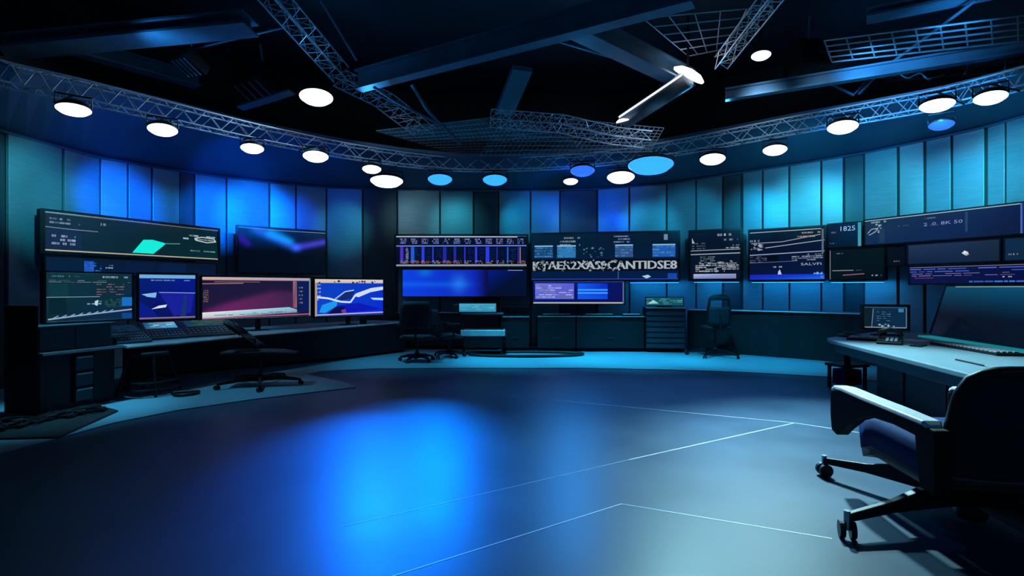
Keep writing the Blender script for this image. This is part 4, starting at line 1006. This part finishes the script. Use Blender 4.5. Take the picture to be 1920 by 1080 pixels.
q = atz(1722, 649, dz)
mb_ = thing('mobile_phone', 'dark mobile phone left of the long black keyboard', 'phone', (q.x, q.y, .751), -.9, GR)
MB().b2(-.06, .06, -.12, .12, 0, .014).build('body', M['black'], mb_, .004); MB().b2(-.052, .052, -.11, .11, .0141, .0155).build('glass', M['bezel'], mb_)
a, b = atz(1792, 674, dz + .008), atz(1852, 687, dz + .008)
pe = thing('pen', 'dark pen lying on the large desk before the keyboard', 'pen', a)
MB().tube([V((0, 0, .0)), (b - a) * .92], .008, 8).build('barrel', M['black'], pe); MB().tube([(b - a) * .92, b - a], [.007, .002], 8).build('tip', M['chrome'], pe)
# small trolley stool under desk end
q = atz(1588, 728, .0)
tr = thing('side_trolley', 'small dark trolley with a blue bin standing under the far end of the large desk', 'trolley', (q.x, q.y, .001), .3)
MB().b2(-.22, .22, -.18, .18, .32, .36).build('top', M['black'], tr, .008)
for sx in (-1, 1):
    for sy in (-1, 1): MB().b2(sx * .17 - .018, sx * .17 + .018, sy * .14 - .018, sy * .14 + .018, 0, .32).build('leg', M['black'], tr)
MB().b2(-.14, .14, -.12, .12, .06, .28).build('bin', M['blue'], tr, .01)

# ---------------------------------------------------------------- foreground armchair
hub = (2.84, 3.30)
ch = thing('office_armchair', 'large black swivel armchair with blue seat in the right foreground', 'chair', (hub[0], hub[1], 0), math.radians(-3), 'office chairs')
base_rot = math.radians(121)
MB().lathe([(.075, .03), (.085, .06), (.085, .29), (.06, .31)], n=18).build('hub', M['black'], ch)
for k in range(5):
    t = base_rot + math.radians(75) * k if k < 2 else base_rot + math.radians(75 + 70 * (k - 1)); R = Mx.Rotation(t, 3, 'Z'); r = .92
    pr = [(.06, .295, .13, .10), (.3, .265, .13, .085), (.6, .19, .125, .055), (r, .145, .10, .05)]
    vs = []
    for x, zt, zb, w in pr: vs += [R @ V((x, -w / 2, zb)), R @ V((x, w / 2, zb)), R @ V((x, w / 2 * .7, zt)), R @ V((x, -w / 2 * .7, zt))]
    fs = [(3, 2, 1, 0), (12, 13, 14, 15)]
    for i in (0, 4, 8): fs += [(i + j, i + (j + 1) % 4, i + 4 + (j + 1) % 4, i + 4 + j) for j in range(4)]
    lg = MB().add(vs, fs).build('leg', M['black'], ch, .006)
    cw = MB(); ax = R @ V((r, 0, .05)); Rw = R @ Mx.Rotation(1.0, 3, 'Z') @ Mx.Rotation(PI / 2, 3, 'X')
    for dx in (-.028, .028): cw.lathe([(.02, -.015), (.048, -.014), (.048, .014), (.02, .015)], ax + Rw @ V((0, 0, dx)), Rw, 18)
    cw.build('caster', M['rubber'], lg)
    MB().tube([R @ V((r, 0, .05)), R @ V((r, 0, .16))], .018, 10).build('caster_pin', M['chrome'], lg)
MB().tube([V((0, 0, .25)), V((0, 0, .33))], [.05, .045], 14).build('gas_column', M['black'], ch)
MB().b2(-.17, .17, -.20, .22, .26, .33).build('tilt_box', M['black'], ch, .015)
# seat: deep cushion
def seatf(u, v):
    x = (u - .5) * .74; y = -.24 + v * .80
    e = max(abs(u - .5) * 2, abs(v - .5) * 2)
    return V((x * (1 - .05 * v), y, .525 - .035 * e ** 6 + .03 * v - .05 * max(0, v - .85) / .15))
MB().grid(seatf, 12, 14, lambda u, v: V((0, -.03 * v, -.19 + .02 * (2 * abs(u - .5)) ** 4))).build('seat', M['blue'], ch, smooth=True)
MB().grid(lambda u, v: seatf(u, v) + V((0, -.03 * v - .005, -.165)), 8, 8, lambda u, v: V((0, -.02, -.06 - .02 * (1 - (2 * abs(u - .5)) ** 2)))).build('seat_shell', M['black'], ch, smooth=True)
def backf(u, v):
    k = 2 * abs(u - .5)
    hw = .37 * (1 - .10 * v - .10 * max(0, v - .82) / .18 * 1.0)
    z = .36 + v * .64 - .06 * k ** 5 * max(0, v - .6) / .4
    return V(((u - .5) * 2 * hw, -.30 - .17 * v + .03 * v * v + .09 * k ** 2.4, z))
MB().grid(backf, 16, 16, lambda u, v: V((0, -.055, 0))).build('backrest', M['mesh'], ch, smooth=True)
rim = [backf(0, v / 12) for v in range(0, 13)] + [backf(u / 12, 1) for u in range(1, 13)] + [backf(1, 1 - v / 12) for v in range(1, 13)]
MB().tube([q + V((0, -.03, 0)) for q in rim], .034, 10).build('back_rim', M['black'], ch, smooth=True)
MB().tube([backf(u / 12, .02) + V((0, -.06, 0)) for u in range(13)], .012, 8).build('back_piping', M['rackgrey'], ch, smooth=True)
for s in (-1, 1):
    # arm: closed loop of a top rail, front drop and rear post; pad on top
    x = s * .425
    prof = [(-.36, .655, .28), (-.24, .66, .30), (-.20, .66, .585), (.0, .67, .60), (.25, .68, .59), (.42, .69, .52), (.56, .695, .42), (.63, .69, .36), (.69, .68, .38), (.715, .665, .52)]
    b = MB(); vs = []
    for y, zt, zb in prof:
        wv = .045
        vs += [V((x - wv, y, zb)), V((x + wv, y, zb)), V((x + wv, y, zt)), V((x - wv, y, zt))]
    n = len(prof); fs = [(3, 2, 1, 0), tuple(range(4 * n - 4, 4 * n))]
    for i in range(n - 1): fs += [(4 * i + j, 4 * i + (j + 1) % 4, 4 * i + 4 + (j + 1) % 4, 4 * i + 4 + j) for j in range(4)]
    ar = b.add(vs, fs).build('arm', M['matte'], ch, .012)
    pd = MB(); vs = []
    pp_ = [(-.30, .668, .04), (-.27, .69, .062), (.0, .704, .07), (.3, .715, .07), (.55, .729, .068), (.66, .723, .058), (.712, .70, .04)]
    for y, zt, wv in pp_: vs += [V((x - wv, y, zt - .026)), V((x + wv, y, zt - .026)), V((x + wv * .85, y, zt)), V((x - wv * .85, y, zt))]
    n = len(pp_); fs = [(3, 2, 1, 0), tuple(range(4 * n - 4, 4 * n))]
    for i in range(n - 1): fs += [(4 * i + j, 4 * i + (j + 1) % 4, 4 * i + 4 + (j + 1) % 4, 4 * i + 4 + j) for j in range(4)]
    MB().add(vs, fs).build('arm_pad', M['pad'], ar, .008)
    MB().tube([V((x, -.26, .52)), V((x * .98, -.24, .40)), V((x * .75, -.20, .37))], .035, 10).build('arm_post', M['matte'], ch, smooth=True)

# ---------------------------------------------------------------- light
TEAL, CY, BL, WH, GT = (.07, .62, .74), (.02, .56, .92), (.0, .11, 1.), (.62, .85, 1.), (.35, .75, .85)
def wash(src, px, z, col, pw, size=50, up=0.):
    s = LP[src] + V((0, 0, -.12)); q = wallp(px); q = V((q.x, q.y, z))
    light('wash_light', s, q, col, pw * (.78 if px > 700 else 1.), size, .9, .1)
LT = [  # lamp, wall px, z, colour, watts, cone
    (138, 60, 2.9, TEAL, 420, 46), (138, 150, 2.7, TEAL, 220, 30),
    (305, 215, 3.0, (.0, .15, 1.), 1900, 34), (305, 262, 2.9, BL, 700, 26), (305, 312, 3.0, CY, 300, 18), (473, 400, 3.0, (.0, .17, 1.), 1900, 30), (592, 480, 3.0, (.0, .18, 1.), 2400, 36), (592, 545, 2.9, BL, 1000, 30),
    (697, 645, 2.9, TEAL, 150, 30), (725, 785, 3.2, GT, 60, 60), (825, 858, 3.0, TEAL, 110, 50),
    (928, 1000, 3.0, CY, 190, 50), (1070, 1085, 2.8, TEAL, 50, 50), (1164, 1215, 2.9, CY, 160, 45), (1164, 1150, 2.9, BL, 260, 30),
    (1336, 1290, 3.1, CY, 360, 36), (1336, 1410, 3.0, CY, 400, 36), (1453, 1510, 3.1, TEAL, 420, 44), (1453, 1450, 2.9, CY, 300, 36),
    (1580, 1650, 3.1, TEAL, 420, 40), (1580, 1570, 3.0, CY, 300, 34), (1757, 1760, 3.2, TEAL, 520, 44), (1757, 1820, 3.1, CY, 560, 40), (1857, 1900, 3.2, TEAL, 700, 48)]
for a_, px, z, c, w, s_ in LT: wash(a_, px, z, c, w, s_)
# glow thrown on the cove
light('cove_light', LP[473] + V((0, 0, -.15)), covein(435).lerp(wallp(435), .75), BL, 240, 40)
for a_, px, pw, c in ((305, 250, 80, BL), (592, 560, 90, BL), (1092, 1090, 160, BL), (1453, 1500, 90, CY), (1580, 1640, 130, (.02, .35, 1.)), (1757, 1800, 160, (.02, .35, 1.))):
    light('cove_light', LP[a_] + V((0, 0, -.15)), covein(px).lerp(wallp(px), .6), c, pw, 90, 1.)
# added spots beside the rig lamps to brighten the trusses and beams
SK = (.45, .72, 1.)
for a_, t_, pw in ((593, trussp(120), 260), (593, trussp(420), 160), (593, trussp(760), 120), (1427, trussp(1700), 220), (1427, trussp(1430), 140), (1290, trussp(1150), 130), (1290, trussp(960), 110)):
    light('truss_fill', LP[a_] + V((0, 0, -.3)), t_, SK, pw * .42, 62, 1., .1)
for px_, t_, pw in ((305, P(330, 70, 7.6), 110), (473, P(560, 60, 8.2), 160), (697, P(850, 100, 8.2), 260), (1070, P(1160, 90, 8.2), 220), (1336, P(1250, 60, 7.4), 160), (1580, P(1640, 130, 8.2), 300), (1757, P(1780, 50, 7.2), 200)):
    light('beam_fill', LP[px_] + V((0, -.5, .75)), t_, (.05, .42, 1.), pw * .3, 85, 1., .1)  # added fill above the lamps for the beams, no fixture
# pool of blue on the floor and other beams to the floor
light('floor_beam', LP[825] + V((0, -.1, -.12)), atz(745, 830, 0), (.0, .19, 1.), 1900, 24, 1., .1)
light('floor_beam', LP[697] + V((0, -.1, -.12)), atz(690, 860, 0), (.0, .15, 1.), 2500, 24, 1., .1)
light('floor_beam', LP[1290], atz(1500, 985, 0), (.36, .8, .95), 1500, 58, 1., .2)
light('floor_beam', LP[1427] + V((0, -.1, -.12)), (3.5, 5.2, .7), (.45, .85, .95), 3700, 52, .9, .12)  # extra spot added to brighten the desk and armchair pads
for px, tx, ty, pw, c in ((928, 980, 674, 1300, CY), (1164, 1180, 674, 1500, CY), (1336, 1420, 680, 900, CY), (697, 760, 680, 300, CY), (1070, 1100, 760, 500, (.02, .3, 1.)), (1336, 1350, 740, 400, (.05, .35, 1.))):
    light('floor_beam', LP[px] + V((0, -.1, -.12)), atz(tx, ty, 0), c, pw, 60, 1., .12)
light('floor_beam', LP[138] + V((.1, -.1, -.12)), atz(110, 775, 0), (.12, .66, 1.), 620, 44, 1., .12)
light('floor_beam', LP[305] + V((.1, -.1, -.12)), atz(420, 740, 0), (.12, .62, 1.), 240, 50, 1., .12)
light('floor_beam', LP[593] + V((0, -.1, -.14)), atz(420, 690, 0), (.12, .65, 1.), 300, 42, 1., .12)
# light thrown down the wall by the blue strips
for o in [q for q in bpy.data.objects if q.name.startswith('wall_light_strip')]:
    L = max(v.co.x for v in o.children[0].data.vertices)
    d = bpy.data.lights.new('strip_glow', 'AREA'); d.shape = 'RECTANGLE'; d.size = L * .95; d.size_y = .05; d.energy = 8 * L; d.color = (.02, .38, 1.)
    q = bpy.data.objects.new('strip_glow', d); C.objects.link(q); q.parent = o; q.location = (L / 2, .06, -.015); q.rotation_euler = (math.radians(22), 0, 0)
w = bpy.data.worlds.new('world'); bpy.context.scene.world = w; w.use_nodes = True
w.node_tree.nodes['Background'].inputs[0].default_value = (.02, .27, .58, 1); w.node_tree.nodes['Background'].inputs[1].default_value = .20

# ---------------------------------------------------------------- camera, view
cd = bpy.data.cameras.new('camera'); co = bpy.data.objects.new('camera', cd); C.objects.link(co)
co.location = (0, 0, H); co.rotation_euler = (PI / 2, 0, 0); cd.sensor_width = 36; cd.lens = 18.75; cd.clip_start = .05
sc = bpy.context.scene; sc.camera = co
sc.view_settings.view_transform = 'Standard'; sc.view_settings.look = 'None'; sc.view_settings.gamma = 1; sc.view_settings.exposure = 0; sc.view_settings.use_curve_mapping = False
